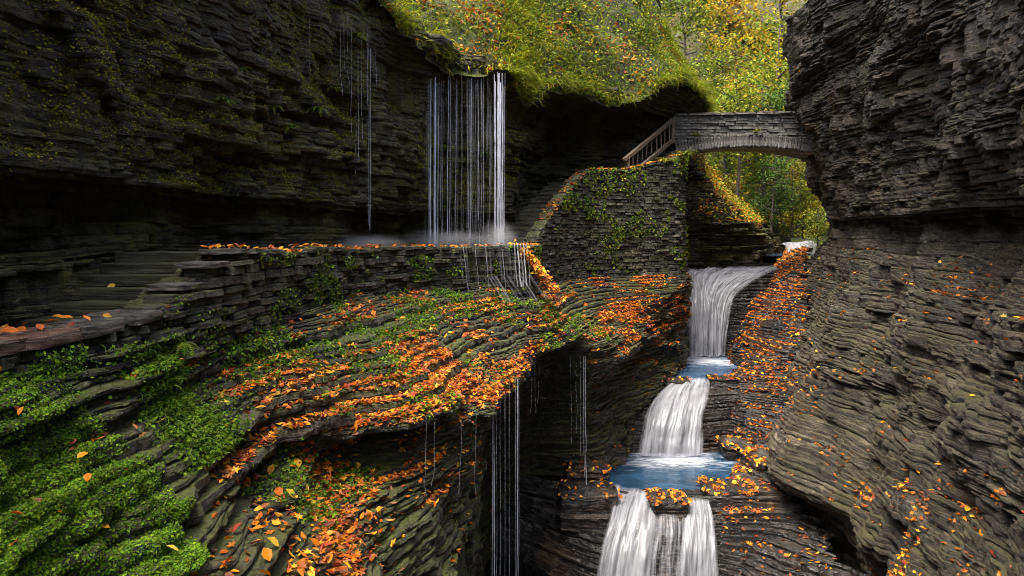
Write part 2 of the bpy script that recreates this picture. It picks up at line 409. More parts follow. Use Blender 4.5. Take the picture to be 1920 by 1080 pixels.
BANK = [
 [(-3.8,-6,-.9),(-3.4,-6,-2.2),(-3,-6,-4),(-2.4,-6,-9.5)],
 [(-3.75,2.8,-.95),(-3.5,2.8,-1.3),(-3.05,2.7,-2.2),(-2.7,2.6,-3.2),(-2.2,2.5,-6),(-2,2.5,-9.5)],
 [(-3.75,4.7,-1.0),(-3.45,4.6,-1.4),(-3.1,4.5,-2.1),(-2.75,4.4,-2.8),(-2.2,4.2,-4),(-2.0,4.2,-9.5)],
 [(-3.68,6.2,-1.0),(-3.42,6.0,-1.35),(-3.05,5.8,-2.0),(-2.65,5.5,-2.5),(-2.1,5.2,-3.0),(-1.8,5.1,-4.2),(-1.7,5.1,-9.5)],
 [(-3.55,8,-1.05),(-3.35,7.95,-1.45),(-3.05,7.85,-1.95),(-2.75,7.75,-2.3),(-2.55,7.65,-2.44),(-2.9,7.95,-2.58),(-2.7,7.6,-2.72),(-2.2,6.9,-2.9),(-1.75,6.35,-3.2),(-1.55,6.2,-3.8),(-1.5,6.2,-9.5)],
 [(-3.4,10,-1.15),(-3.0,9.6,-1.55),(-2.5,9.15,-2.05),(-2.1,8.85,-2.45),(-1.9,8.72,-2.64),(-2.5,9.4,-2.9),(-2.3,9.0,-3.1),(-1.9,8.3,-3.35),(-1.6,8.0,-3.7),(-1.3,8.0,-4.5),(-1.2,8.2,-6),(-1.2,8.2,-9.5)],
 [(-3.1,13,-1.15),(-2.5,12,-1.5),(-1.8,10.9,-2.0),(-1.2,10,-2.4),(-.88,9.55,-2.62),(-1.15,9.9,-2.9),(-1.05,9.6,-3.6),(-.95,9.3,-4.6),(-1,9.4,-9.5)],
 [(-2.2,15.2,-1.3),(-1.5,14.1,-1.7),(-.85,12.8,-2.25),(-.4,11.9,-2.7),(-.2,11.45,-2.92),(-.5,12,-3.4),(-.65,12.2,-4.4),(-.75,12.3,-6),(-.9,12.6,-9.5)],
 [(-.8,16.6,-1.45),(-.2,16,-2),(.2,15.2,-2.6),(.32,14.7,-3.05),(-.1,15.7,-3.4),(-.6,17.5,-5),(-.8,18,-9.5)],
 [(.6,17.9,-1.55),(.9,17.5,-2),(1.2,17.1,-2.5),(1.32,16.9,-2.82),(1.0,18.2,-3.2),(.6,19.6,-5),(.4,20.2,-9.5)],
 [(1.1,21.5,-1.6),(1.7,20.5,-2.1),(2.2,19.7,-2.7),(2.55,19.1,-3.2),(2.55,19.1,-3.7),(2.2,19.8,-4.5),(2.3,20,-6),(2.65,19.8,-7.5),(2.2,19.6,-9.5)],
 [(2.6,24,-1.65),(3.2,22.8,-2.2),(3.6,22,-3),(3.9,21.6,-3.75),(3.5,22.2,-4.2),(3.8,22,-5.5),(3.5,21.7,-7),(3.4,21,-9.5)],
 [(6.3,26,-1.75),(6,25.2,-2.3),(5.4,24.6,-3),(5.3,24.3,-4.2),(5.7,24.9,-4.7),(5.9,24.7,-5.25),(5.2,23.6,-5.55),(4.5,22.9,-6),(4.1,22.2,-6.6),(3.7,21.7,-7.2),(3.6,21.5,-9.5)],
 [(6.9,27,-1.75),(7.0,27.1,-3),(7.0,27.3,-4.5),(6.8,27,-5.6),(6.6,26.8,-9.5)],
 [(7.2,30,-1.75),(7.2,30,-3),(7.2,30,-9.5)],
 [(7.6,34.5,-1.75),(7.6,34.5,-9.5)],
]
bank, V_bank = stack('rock_ledges', BANK, -0.9, -9.2, 0.045, 0.15, 900, 1, big=0.22, bed=0.05, med=0.06, blk=0.06, seed=11, mat=M['ledge'], wob=0.06, fine=0.022, cap=True, chunk=.075, cf=1.5, massive=.12)
bank['label'] = 'stepped rock ledges strewn with orange leaves above the gorge'

RIGHT_CLIFF = [
 [(5.6,-8,9),(5,-8,1),(4.4,-8,-3),(3.8,-8,-9.5)],
 [(5.8,3,9),(5.3,3,1),(5.5,3,.3),(4.9,3,-1),(4.3,3,-3),(3.8,3,-6),(3.6,3,-9.5)],
 [(6.9,9,9),(7.2,9,6),(7.3,9,1),(7.35,9,.5),(7.9,9,.3),(7.5,9,-1),(7.0,9,-3),(6.6,8.9,-4.5),(6.3,8.8,-5.5),(6.3,8.8,-9.5)],
 [(8.1,12.5,9),(8.5,12.5,6),(8.7,12.5,2),(8.85,12.5,.48),(9.6,12.6,.3),(9.3,12.5,-.5),(8.6,12.3,-2),(7.7,12,-4),(7.1,11.8,-5.5),(6.8,11.8,-6.4),(7.3,12,-7.2),(7.3,12,-9.5)],
 [(9.3,17,9),(9.7,17,6),(10,17,2),(10.2,17,.48),(10.9,17.2,.3),(10.5,17,-.5),(9.7,16.6,-2),(8.8,16.2,-4),(8.1,15.8,-5.8),(7.6,15.4,-6.4),(8.3,16.1,-7),(8.5,16.2,-8),(8,16,-9.5)],
 [(10.2,21,9),(10.5,21,6),(10.8,21,2),(11.1,21,.46),(11.7,21.2,.3),(11.3,21,-.5),(10.4,20.5,-2),(9.3,20,-3.8),(8,19.4,-5.4),(7.15,19,-6.2),(6.95,18.8,-6.75),(7.7,19.2,-7.1),(7.9,19.2,-8),(7.6,19,-9.5)],
 [(10.9,25,9),(11.1,25,6),(11.5,25,3.5),(12.0,25,1.5),(12.2,25,.45),(12.6,25.3,.3),(12.2,25,-.5),(11.3,24.6,-2.0),(10.4,24.2,-3.6),(9.7,23.8,-4.8),(9.6,23.6,-5.2),(9.9,23.8,-6.9),(9.6,23.5,-9.5)],
 [(11.7,29,9),(11.9,29,6),(12.6,29,4),(13.3,29,2),(13.6,29,.5),(13.9,29.2,.35),(13.4,29,-.5),(12.6,28.6,-1.8),(12,28.3,-3.2),(11.4,27.8,-4.5),(11,27,-5.6),(11,26.5,-9.5)],
 [(13.2,33,9),(13.5,33,6),(14.5,33,3),(15.2,33,.5),(15.2,33,-1),(14.8,33,-2),(14.3,33,-4),(14,33,-9.5)],
 [(18.5,39,9),(18.5,39,3),(19,39,-1),(18.8,39,-9.5)],
 [(23,46,9),(23,46,3),(23,46,-1),(23,46,-9.5)],
]
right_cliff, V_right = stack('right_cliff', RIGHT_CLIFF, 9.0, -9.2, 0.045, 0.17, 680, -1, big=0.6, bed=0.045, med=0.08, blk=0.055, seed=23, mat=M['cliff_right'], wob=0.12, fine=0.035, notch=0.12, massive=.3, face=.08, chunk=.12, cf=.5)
right_cliff['label'] = 'grey brown stratified rock cliff with an undercut band at eye level'

RIGHT_BANK = [
 [(19,46,-.9),(18.4,46,-1.2),(18.3,46,-2)],
 [(17,39,-1.0),(16.2,39,-1.3),(15.5,39,-1.6),(15.3,39,-2.2)],
 [(15,34,-1.0),(14.0,34,-1.4),(12.9,33.5,-1.85),(12.6,33.4,-2.4)],
 [(13.4,30.8,-1.3),(12.6,30.5,-1.75),(11.3,29.8,-2.5),(10.2,29.2,-3.2),(9.5,28.6,-4.1),(9.0,28.2,-5.2),(8.9,28,-6)],
 [(12.6,28,-2.1),(11.3,27.5,-2.9),(10.1,27,-3.6),(9.3,26.6,-4.3),(8.7,26.2,-5.2),(8.6,26,-6)],
 [(11.2,25,-3.7),(9.8,24.7,-4.2),(8.9,24.4,-4.8),(8.1,24.1,-5.1),(7.4,23.6,-5.4),(7.25,23.3,-6.0),(7.2,23,-7.5)],
 [(11.2,23,-4.9),(9.6,22.3,-5.4),(8.6,22,-5.9),(7.8,21.8,-6.3),(7.3,21.4,-6.8),(7.1,21.2,-7.2),(7.0,21,-9)],
 [(9.6,20.8,-6.1),(8.4,20,-6.5),(7.4,19.4,-6.85),(6.2,18.4,-7.08),(5.3,17.7,-7.35),(5.15,17.5,-8),(5.1,17.4,-9)],
 [(8.4,17.6,-7.1),(7.2,17.2,-7.5),(6.2,16.8,-7.9),(5.6,16.5,-8.4),(5.4,16.4,-9)],
 [(8.4,14.5,-8),(7.4,14.5,-8.3),(6.6,14.5,-8.6),(6,14.5,-9)],
]
RIGHT_BANK = RIGHT_BANK[::-1]
right_bank, V_rbank = stack('right_bank', RIGHT_BANK, -1.0, -9.0, 0.06, 0.17, 420, -1, big=0.16, bed=0.05, med=0.06, blk=0.07, seed=31, mat=M['wet'], wob=0.05, fine=0.02, cap=True, chunk=.09, cf=1.2)
right_bank['label'] = 'dark wet ledges heaped with leaves beside the stream'

BEDS = [
 ([[(7.3,30.6,-1.95),(7.2,29.3,-2.6),(7.1,28.6,-4),(7.0,28.3,-5.5)],
   [(9.6,31.4,-1.92),(8.6,29.9,-2.5),(8.05,28.9,-3.6),(7.9,28.5,-5.5)],
   [(13.0,32.2,-1.88),(10.7,30.5,-2.45),(9.5,29.3,-3.5),(9.0,28.6,-5.5)],
   [(14,32.6,-1.9),(12.5,31,-2.6),(11,29.5,-3.6),(10.5,28.8,-5.5)]], -1.9, -5.6),
 ([[(3.0,24.3,-5.4),(3.0,23.2,-5.9),(3.0,22.3,-6.5),(3.0,22,-7.3)],
   [(5.2,24.3,-5.4),(4.3,22.9,-5.9),(3.95,22.1,-6.5),(3.8,21.7,-7.3)],
   [(6.3,24.1,-5.38),(5.6,22.9,-5.7),(5.2,22.1,-6.4),(5,21.6,-7.3)],
   [(7.2,24.1,-5.38),(6.8,23.1,-5.6),(6.3,22.3,-6.3),(6.1,21.7,-7.3)],
   [(9,24.3,-5.36),(8.6,23.4,-5.6),(8.2,22.8,-6.3),(8,22.2,-7.3)]], -5.35, -7.4),
 ([[(-3,21.5,-7.0),(-3,20.6,-7.8),(-3,20.2,-9.2)],
   [(.4,19.6,-7.0),(.2,18.9,-7.8),(0,18.5,-9.2)],
   [(2.0,18.7,-6.95),(1.6,17.8,-7.8),(1.3,17.2,-9.2)],
   [(3.2,18.3,-7.2),(2.7,17.3,-7.8),(2.3,16.7,-8.6),(2.2,16.6,-9.3)],
   [(4.2,18.1,-7.15),(4.1,17.5,-7.5),(3.9,16.9,-8.5),(3.8,16.8,-9.3)],
   [(5.3,17.9,-7.22),(5.2,17.4,-7.6),(5.1,16.9,-8.5),(5,16.8,-9.3)],
   [(7.6,17.9,-7.22),(7.4,17.4,-7.6),(7.2,16.9,-8.5),(7,16.8,-9.3)]], -7.0, -9.2),
]
for i, (s, zt, zb) in enumerate(BEDS):
    o, _ = stack('stream_bed', s, zt, zb, 0.06, 0.18, 160, 1, big=0.1, bed=0.05, med=0.05, blk=0.05, seed=51+i, mat=M['wet'], wob=0.03)

# ground far below and around, the path, the slope above the lip
def sheet(name, P, Q, rows, mat, rough=0.3, fr=0.6, seed=1, sag=0.0, cols=200, rand=0.0):
    """ruled surface between two polylines of equal count, roughened"""
    P = np.array(P, float); Q = np.array(Q, float); K = len(P)
    t = np.linspace(0, K-1, cols)
    def cr(A): return spline(A[None, :, :], t)[0]
    A, B = cr(P), cr(Q)
    f = np.linspace(0, 1, rows)[:, None, None]
    V = A[None]*(1-f)+B[None]*f
    V[..., 2] += sag*np.sin(np.pi*f[..., 0])
    V[..., 2] += rough*fbm(V[..., 0]*fr, V[..., 1]*fr, V[..., 2]*fr, 5, seed)
    V[..., 0] += rough*0.6*fbm(V[..., 0]*fr, V[..., 1]*fr, V[..., 2]*fr+9, 5, seed+3)
    o = link(name, mesh_np(name, V, grid_faces(rows, cols)), mat); o['kind'] = 'structure'
    return o, V

g = link('ground', mesh_np('ground', [(-600,-600,-9.8),(600,-600,-9.8),(600,600,-9.8),(-600,600,-9.8)], [(0,1,2,3)]), M['wet']); g['kind'] = 'structure'
path, V_path = sheet('path', [(-6.4,-8,-1.75),(-6.4,6.0,-1.75),(-6.4,6.6,-1.5),(-6.4,9.4,-.6),(-6,12,-.58),(-5,17,-.56),(-3.4,21,-.55),(-.6,23.5,-.55),(.4,25,-.55)],
                     [(-3.9,-8,-1.75),(-3.9,6.0,-1.75),(-3.9,6.6,-1.5),(-3.8,9.4,-.6),(-3.6,12,-.58),(-2.9,15,-.56),(-1.2,17.1,-.55),(.6,18.2,-.55),(.8,21.4,-.55)], 30, M['wet'], 0.05, 1.2, 5)
LIP = [(-4.5,-8,5.8),(-4.5,3,5.8),(-4.8,7,5.8),(-4.4,11,6.0),(-4.1,14.0,6.5),(-3.6,15.9,6.3),(-3.25,17.2,5.85),(-2.6,18.5,5.4),(-1.7,20.1,5.0),(-.3,20.7,4.95),(.6,22.1,4.75),(1.5,23.6,5.25),(2.8,25.6,5.4),(4.5,26.6,5.2),(6.3,27.9,6.0),(8.4,30.6,6.2),(9.6,33.5,6.3),(10.2,37,6.6),(11,42,8.1),(13,50,10.1)]
LIP = [(x, y-.22, z-.42) for x, y, z in LIP]
TOP = [(-18,-8,13),(-17,3,13.5),(-16,10,14),(-14,16,15),(-11.5,21,15.5),(-9,25,15),(-7,27.5,14.5),(-5,29,14),(-3,30,14),(-1,31,14),(1,32,14),(3,33,14),(5,33.6,13.6),(6.8,34.2,12.4),(7.6,35.4,11.4),(7.8,38,11.5),(7.5,42,13),(7,47,15),(6,56,18)]
slope, V_slope = sheet('slope', LIP, TOP, 90, M['soil'], 0.95, 0.55, 15, sag=0.3, cols=520)
slope['label'] = 'steep slope overgrown with grass and leaves above the falls'
TOP2 = [(-50,-8,24),(-48,6,25),(-44,18,26),(-40,28,26),(-36,36,26),(-30,42,26),(-26,48,26),(-22,52,26),(-18,55,26),(-14,58,26),(-10,60,26),(-6,62,26),(-2,64,26),(1,66,25),(2,68,24),(2,70,24),(0,72,26),(-4,76,28),(-10,84,30)]
upper, V_upper = sheet('hill', TOP, TOP2, 40, M['soil'], 0.8, 0.3, 16, cols=200)
# ------------------------------------------------------------------ masonry
def stone_mesh(seed, bev=0.10, jit=0.05):
    r = random.Random(seed)
    bm = bmesh.new(); bmesh.ops.create_cube(bm, size=1.0)
    for v in bm.verts:
        v.co += Vector((r.uniform(-jit, jit), r.uniform(-jit, jit), r.uniform(-jit, jit)*1.8))
    bmesh.ops.bevel(bm, geom=bm.edges[:], offset=bev, segments=1, affect='EDGES', clamp_overlap=True)
    for v in bm.verts:
        v.co += Vector((r.uniform(-1, 1), r.uniform(-1, 1), r.uniform(-1, 1)))*jit*0.45
    me = bpy.data.meshes.new('stone'); bm.to_mesh(me); bm.free()
    return me
VAR = {}
def variants(matkey):
    if matkey not in VAR:
        VAR[matkey] = []
        for i in range(10):
            me = stone_mesh(100+i); me.materials.append(M[matkey]); VAR[matkey].append(me)
    return VAR[matkey]

class Poly:
    def __init__(self, pts):
        self.p = np.array(pts, float)[:, :2]
        self.s = np.concatenate([[0], np.cumsum(np.linalg.norm(np.diff(self.p, axis=0), axis=1))]); self.L = self.s[-1]
    def at(self, s):
        i = int(np.clip(np.searchsorted(self.s, s)-1, 0, len(self.s)-2))
        d = self.p[i+1]-self.p[i]; l = np.linalg.norm(d); t = (s-self.s[i])/l
        d = d/l
        return self.p[i]+(self.p[i+1]-self.p[i])*t, d

def masonry(parent, pl, zbot, ztop, matkey, hr, lr, depth, side=1, seed=1, capstone=None, limit=300, batter=0.0, rag=.045):
    """courses of single stones along a plan line; zbot/ztop give the height at arc length s; side=+1: face on the right of the line"""
    r = random.Random(seed); out = []
    smp = np.linspace(0, pl.L, 120)
    z = min(zbot(s) for s in smp); zmax = max(ztop(s) for s in smp)
    while z < zmax:
        h = r.uniform(*hr); s = -r.uniform(0, lr[0])
        while s < pl.L:
            l = r.uniform(*lr)*(0.55 if r.random() < 0.22 else 1)
            c = min(max(s+l/2, 0.01), pl.L-0.01)
            zc = z+h/2
            if zbot(c)-h*0.4 < zc and zc+h*0.30 < ztop(c):
                p, d = pl.at(c); nrm = np.array([d[1], -d[0]])*side
                dep = depth*r.uniform(0.85, 1.15); q = p-nrm*(depth/2-r.uniform(-rag, rag)+batter*(zc))
                out.append(((q[0], q[1], zc+r.uniform(-.006, .006)), (l*0.985, dep, h*r.uniform(0.9, 1.0)), math.atan2(d[1], d[0])+r.uniform(-.05, .05), r.uniform(-.035, .035)))
            s += l
        z += h
    vs = variants(matkey)
    out.sort(key=lambda o: -o[1][0]*o[1][2]/(o[0][1]**2))
    for k, (loc, sc, rz, ry) in enumerate(out[:limit]):
        o = bpy.data.objects.new('stone', vs[r.randrange(10)]); COL.objects.link(o)
        o.parent = parent; o.location = loc; o.scale = sc; o.rotation_euler = (0, ry, rz + (math.pi if r.random() < .5 else 0))
    if len(out) > limit:
        Vs, Fs, n0 = [], [], 0
        bm = bmesh.new()
        for (loc, sc, rz, ry) in out[limit:]:
            tmp = vs[r.randrange(10)].copy()
            tmp.transform(Matrix.Translation(loc) @ Matrix.Rotation(rz, 4, 'Z') @ Matrix.Rotation(ry, 4, 'Y') @ Matrix.Diagonal((*sc, 1)))
            bm.from_mesh(tmp); bpy.data.meshes.remove(tmp)
        me = bpy.data.meshes.new('small_stones'); bm.to_mesh(me); bm.free()
        o = link('small_stones', me, M[matkey], parent); o['kind'] = 'stuff'
    return len(out)

def core(parent, pl, zbot, ztop, inset, depth, mat, side=1, n=60, drop=0.06):
    """the rough hearting behind the face stones"""
    S = np.linspace(0.001, pl.L-0.001, n); V = []
    for s in S:
        p, d = pl.at(s); nrm = np.array([d[1], -d[0]])*side
        f = p-nrm*inset; b = p-nrm*depth
        zb, zt = zbot(s)-0.15, ztop(s)-drop
        V += [(*f, zb), (*f, zt), (*b, zt), (*b, zb)]
    V = np.array(V); F = []
    for i in range(n-1):
        for k in range(4):
            F.append((i*4+k, (i+1)*4+k, (i+1)*4+(k+1) % 4, i*4+(k+1) % 4))
    F += [(0, 1, 2, 3), ((n-1)*4+3, (n-1)*4+2, (n-1)*4+1, (n-1)*4)]
    return link('core', mesh_np('core', V, F), mat, parent)

def slab_mesh(seed, size, jit=0.03):
    """a split slab: broken outline, uneven top, in unit size"""
    bm = bmesh.new(); bmesh.ops.create_cube(bm, size=1.0)
    bmesh.ops.subdivide_edges(bm, edges=bm.edges[:], cuts=5, use_grid_fill=True)
    V = np.array([v.co[:] for v in bm.verts]); W = V*np.array(size)
    e = 0.05*fbm(W[:, 0]*5+seed, W[:, 1]*5, W[:, 2]*9, 3, seed)
    cor = np.clip((np.abs(V[:, :2]).min(1)-.32)/.18, 0, 1)*hash3((V[:, 0] > 0).astype(int), (V[:, 1] > 0).astype(int), (V[:, 2]*0).astype(int), seed)*.05
    for a in (0, 1): V[:, a] += np.sign(V[:, a])*(e-cor)/size[a]*(np.abs(V[:, a]) > .3)
    V[:, 2] += .016*fbm(W[:, 0]*6, W[:, 1]*6, seed*1.3, 3, seed+1)/size[2]
    ed = (np.abs(V) > .40).sum(1) >= 2
    V[ed] *= .985
    for v, c in zip(bm.verts, V): v.co = c
    me = bpy.data.meshes.new('slab'); bm.to_mesh(me); bm.free()
    return me
def block(name, parent, loc, size, rz, mat, seed=0, bev=0.06, jit=0.03):
    me = slab_mesh(seed+500, size); me.name = name; me.materials.append(mat)
    o = bpy.data.objects.new(name, me); COL.objects.link(o); o.location = loc; o.scale = size; o.rotation_euler = (0, 0, rz)
    o.parent = parent
    return o

# parapet beside the path: low near part, stepped rise, long level part, wet end under the falls
lo_wall = empty('parapet'); tag(lo_wall, 'low parapet with grey and brown capping slabs above the green moss', 'wall')
pA = Poly([(-3.82, 2.6), (-3.74, 4.7), (-3.66, 6.0), (-3.60, 7.2)])
zA = lambda s: -1.30; tA = lambda s: -0.92
masonry(lo_wall, pA, zA, tA, 'stone', (.05, .10), (.10, .30), .30, 1, 3)
core(lo_wall, pA, zA, tA, .08, .42, M['ledge'], 1)
M['brown_slab'] = rock_mat('brown_slab', (0.06, 0.03, 0.018), (0.13, 0.065, 0.038), (0.2, 0.12, 0.08), moss_lo=0.8, moss_any=0.9, streak=4)
M['cap'] = rock_mat('cap_stone', (0.035, 0.034, 0.028), (0.11, 0.107, 0.088), (0.22, 0.21, 0.175), moss_lo=0.72, moss_any=0.8, streak=3)
r = random.Random(5)
s = 0.0; k = 0
while s < pA.L-0.1:
    l = r.uniform(.45, .8); l = min(l, pA.L-s+.05)
    p, d = pA.at(min(s+l/2, pA.L-.01)); nrm = np.array([d[1], -d[0]])
    br = p[1] < 5.75
    q = p-nrm*0.20
    b = block('capping_slab', lo_wall, (q[0], q[1], -0.875+r.uniform(-.012, .012)), (l*.98, .52, .10), math.atan2(d[1], d[0])+r.uniform(-.04, .04), M['brown_slab'] if br else M['cap'], k)
    s += l; k += 1

hi_wall = empty('dry_stone_parapet'); tag(hi_wall, 'long mossy dry stone wall edging the path under the curtain falls', 'wall')
pB = Poly([(-3.62, 6.9), (-3.50, 8), (-3.36, 10), (-3.02, 13), (-2.12, 15.3), (-.8, 16.85), (.62, 17.95), (.75, 19.2), (.65, 21.0)])
def tB(s):
    y = pB.at(min(max(s, .01), pB.L-.01))[0][1]
    for yy, zz in ((7.15, -.80), (7.45, -.70), (7.75, -.60), (8.1, -.50), (8.5, -.40)):
        if y < yy: return zz
    return -0.29-0.012*(y-8.5)+.07*float(vnoise(s*1.1, 0.3, 0, 5))
zB = lambda s: -1.35-0.03*(pB.at(min(max(s, .01), pB.L-.01))[0][1]-8)
nB = masonry(hi_wall, pB, zB, tB, 'stone', (.045, .13), (.14, .55), .34, 1, 8, limit=300, rag=.075)
core(hi_wall, pB, zB, tB, .09, .5, M['ledge'], 1, 140)
s = 0.0; k = 40
while s < pB.L-.4:
    l = r.uniform(.30, .55) if s < 2.2 else r.uniform(.35, .75)
    p, d = pB.at(s+l/2); nrm = np.array([d[1], -d[0]]); q = p-nrm*.20
    block('capping_slab', hi_wall, (q[0], q[1], tB(s+l/2)-.028+r.uniform(-.01, .01)), (l*.98, .50, .06), math.atan2(d[1], d[0])+r.uniform(-.05, .05), M['cap'] if s < 3 else M['stone'], k)
    s += l; k += 1

# steps on the path
st = empty('stone_steps', (-4.6, 6.8, -1.5)); tag(st, 'dim stone steps climbing the path between parapet and cliff', 'steps')
for i in range(8):
    b = block('step', st, (0, 0.42*i+0.1, (0.42*i+0.3)*.32+.07), (1.95, .55, .13), r.uniform(-.02, .02), M['stone'], 80+i, 0.05, 0.02)

# pier wall with the stair behind it
pier = empty('stone_pier'); tag(pier, 'tall dry stone retaining wall carrying the stairs, ivy on its face', 'wall')
pP = Poly([(.75, 21.1), (1.75, 23.1), (2.75, 24.7), (4.45, 25.55), (6.55, 26.5), (6.95, 27.3), (7.1, 30.2)])
def tP(s):
    p = pP.at(min(max(s, .01), pP.L-.01))[0]
    if p[1] < 24.7: return -.35+(p[1]-21.1)/3.6*2.5
    if p[1] < 25.55: return 2.15+.12*(p[1]-24.7)
    if p[1] < 26.5: return 2.26+.6*(p[1]-25.55)
    return 2.85+.1*(p[1]-26.5)
zP = lambda s: -1.95
nP = masonry(pier, pP, zP, tP, 'stone', (.075, .14), (.22, .60), .42, 1, 12, limit=300, batter=0.02)
core(pier, pP, zP, tP, .12, .6, M['wet'], 1, 120, drop=.2)

s = 0.0; k = 300
while s < pP.L-3.4:
    l = r.uniform(.35, .8); p, d = pP.at(s+l/2); nrm = np.array([d[1], -d[0]]); q = p-nrm*.22
    b = block('capping_slab', pier, (q[0], q[1], tP(s+l/2)-.02), (l*1.02, .42, .09), math.atan2(d[1], d[0]), M['stone'], k)
    b.rotation_euler[1] = -math.atan2(tP(s+l)-tP(s), l)
    s += l; k += 1

stair = empty('stone_stairs', (.1, 21.9, -.6)); tag(stair, 'shadowed stone stairs rising to the bridge behind the retaining wall', 'stairs')
for i in range(15):
    t = i/14; a = math.atan2(3.6, 2.0)
    block('step', stair, (0.35+2.15*t-.45, 3.7*t+.1, .16*i+.05), (.42, 1.7, .19), a, M['stone'], 120+i, 0.05, 0.02)
for i in range(9):
    t = i/8
    block('step', stair, (4.2+2.5*t, 4.3+3.4*t, 2.5+.17*i), (.45, 1.4, .2), math.atan2(3.4, 2.5), M['stone'], 140+i, 0.05, 0.02)

# wooden railing
m, nt, b = new_mat('weathered_wood')
tc = nt.nodes.new('ShaderNodeTexCoord')
n1 = noise_tex(nt, tc.outputs['Object'], 5.0, 6, 0.6, (1, 1, 1))
nt.links.new(ramp(nt, n1, [(0.3, (0.03, 0.022, 0.015)), (0.5, (0.095, 0.07, 0.045)), (0.7, (0.2, 0.155, 0.10))]), b.inputs['Base Color']); b.inputs['Roughness'].default_value = 0.8
M['wood'] = m
def bar(name, parent, a, b_, w, h, mat):
    a, b_ = Vector(a), Vector(b_); d = b_-a
    me = stone_mesh(int(abs(a.x*971+a.z*313)) % 997, 0.08, 0.015); me.name = name; me.materials.append(mat)
    o = bpy.data.objects.new(name, me); COL.objects.link(o); o.parent = parent
    q = d.to_track_quat('Y', 'Z'); o.rotation_euler = q.to_euler()
    o.location = (a+b_)/2-parent.location; o.scale = (w, d.length, h)
    return o
rail = empty('wooden_railing', (4.5, 26, 2.1)); tag(rail, 'weathered wooden railing with leaves on it climbing to the bridge', 'railing')
A_t, B_t = Vector((4.25, 25.95, 2.62)), Vector((6.98, 29.5, 4.74)); A_b, B_b = Vector((4.62, 26.0, 2.14)), Vector((6.98, 29.5, 3.88))
bar('top_rail', rail, A_t, B_t, .16, .15, M['wood']); bar('bottom_rail', rail, A_b, B_b, .13, .15, M['wood'])
for t in (0.07, 0.985):
    p = A_t.lerp(B_t, t); q = A_b.lerp(B_b, t); q2 = Vector((p.x, p.y, q.z-.15)); bar('post', rail, q2, p, .14, .14, M['wood'])
for i in range(9):
    t = 0.16+0.092*i; p = A_t.lerp(B_t, t); q = A_b.lerp(B_b, t); bar('baluster', rail, (p.x+r.uniform(-.05, .05), p.y, q.z), p, .09, .05, M['wood'])

# the arched bridge
bridge = empty('stone_bridge'); tag(bridge, 'grey stone arch footbridge spanning the gorge', 'bridge')
x0, x1, yf, yb = 7.15, 14.3, 29.8, 31.9
cx, half, zs_, zc_ = 10.35, 3.15, 3.24, 3.60
Rr = (half**2+(zc_-zs_)**2)/(2*(zc_-zs_)); zcen = zc_-Rr
arc = lambda x, d=0.0: zcen+math.sqrt(max((Rr+d)**2-(x-cx)**2, 0))
# core: arch ring barrel and spandrel
xs = np.linspace(x0, x1, 61); V = []
for x in xs:
    lowz = arc(x)+.03 if abs(x-cx) <= half else (zs_-1.8 if x < cx else zs_-.1)
    for (y, zz) in ((yf+.10, lowz), (yf+.10, 4.95), (yf+.5, 4.95), (yf+.5, 4.25), (yb-.4, 4.25), (yb-.4, 4.95), (yb, 4.95), (yb, lowz)):
        V.append((x, y, zz))
F = []
for i in range(60):
    for k in range(8): F.append((i*8+k, i*8+(k+1) % 8, (i+1)*8+(k+1) % 8, (i+1)*8+k))
link('core', mesh_np('core', V, F), M['bridge_stone'], bridge)
nv = 46
for i in range(nv):
    a = (i+.5)/nv*2-1; th = a*math.asin(half/Rr); rr = Rr+.28
    x = cx+rr*math.sin(th); z = zcen+rr*math.cos(th)
    o = bpy.data.objects.new('voussoir', variants('bridge_stone')[r.randrange(10)]); COL.objects.link(o); o.parent = bridge
    o.location = (x, yf+.16+r.uniform(-.02, .02), z); o.scale = (2*half/nv*.98, .42, .56*r.uniform(.93, 1.05)); o.rotation_euler = (0, th, 0)
pS = Poly([(x0, yf), (x1, yf)])
masonry(bridge, pS, lambda s: (arc(x0+s, .58) if abs(x0+s-cx) <= half+.1 else (2.2 if x0+s < cx else 3.3)), lambda s: 5.0+.02*s, 'bridge_stone', (.09, .16), (.3, .85), .3, 1, 21, limit=200)
pS2 = Poly([(x1, yb), (x0, yb)])
s = 0
while s < x1-x0-.2:
    l = r.uniform(.5, .95)
    block('coping_slab', bridge, (x0+s+l/2, yf+.2, 5.01+.02*s), (l*.985, .62, .10), r.uniform(-.02, .02), M['bridge_stone'], 200+int(s*10), .05, .02); s += l
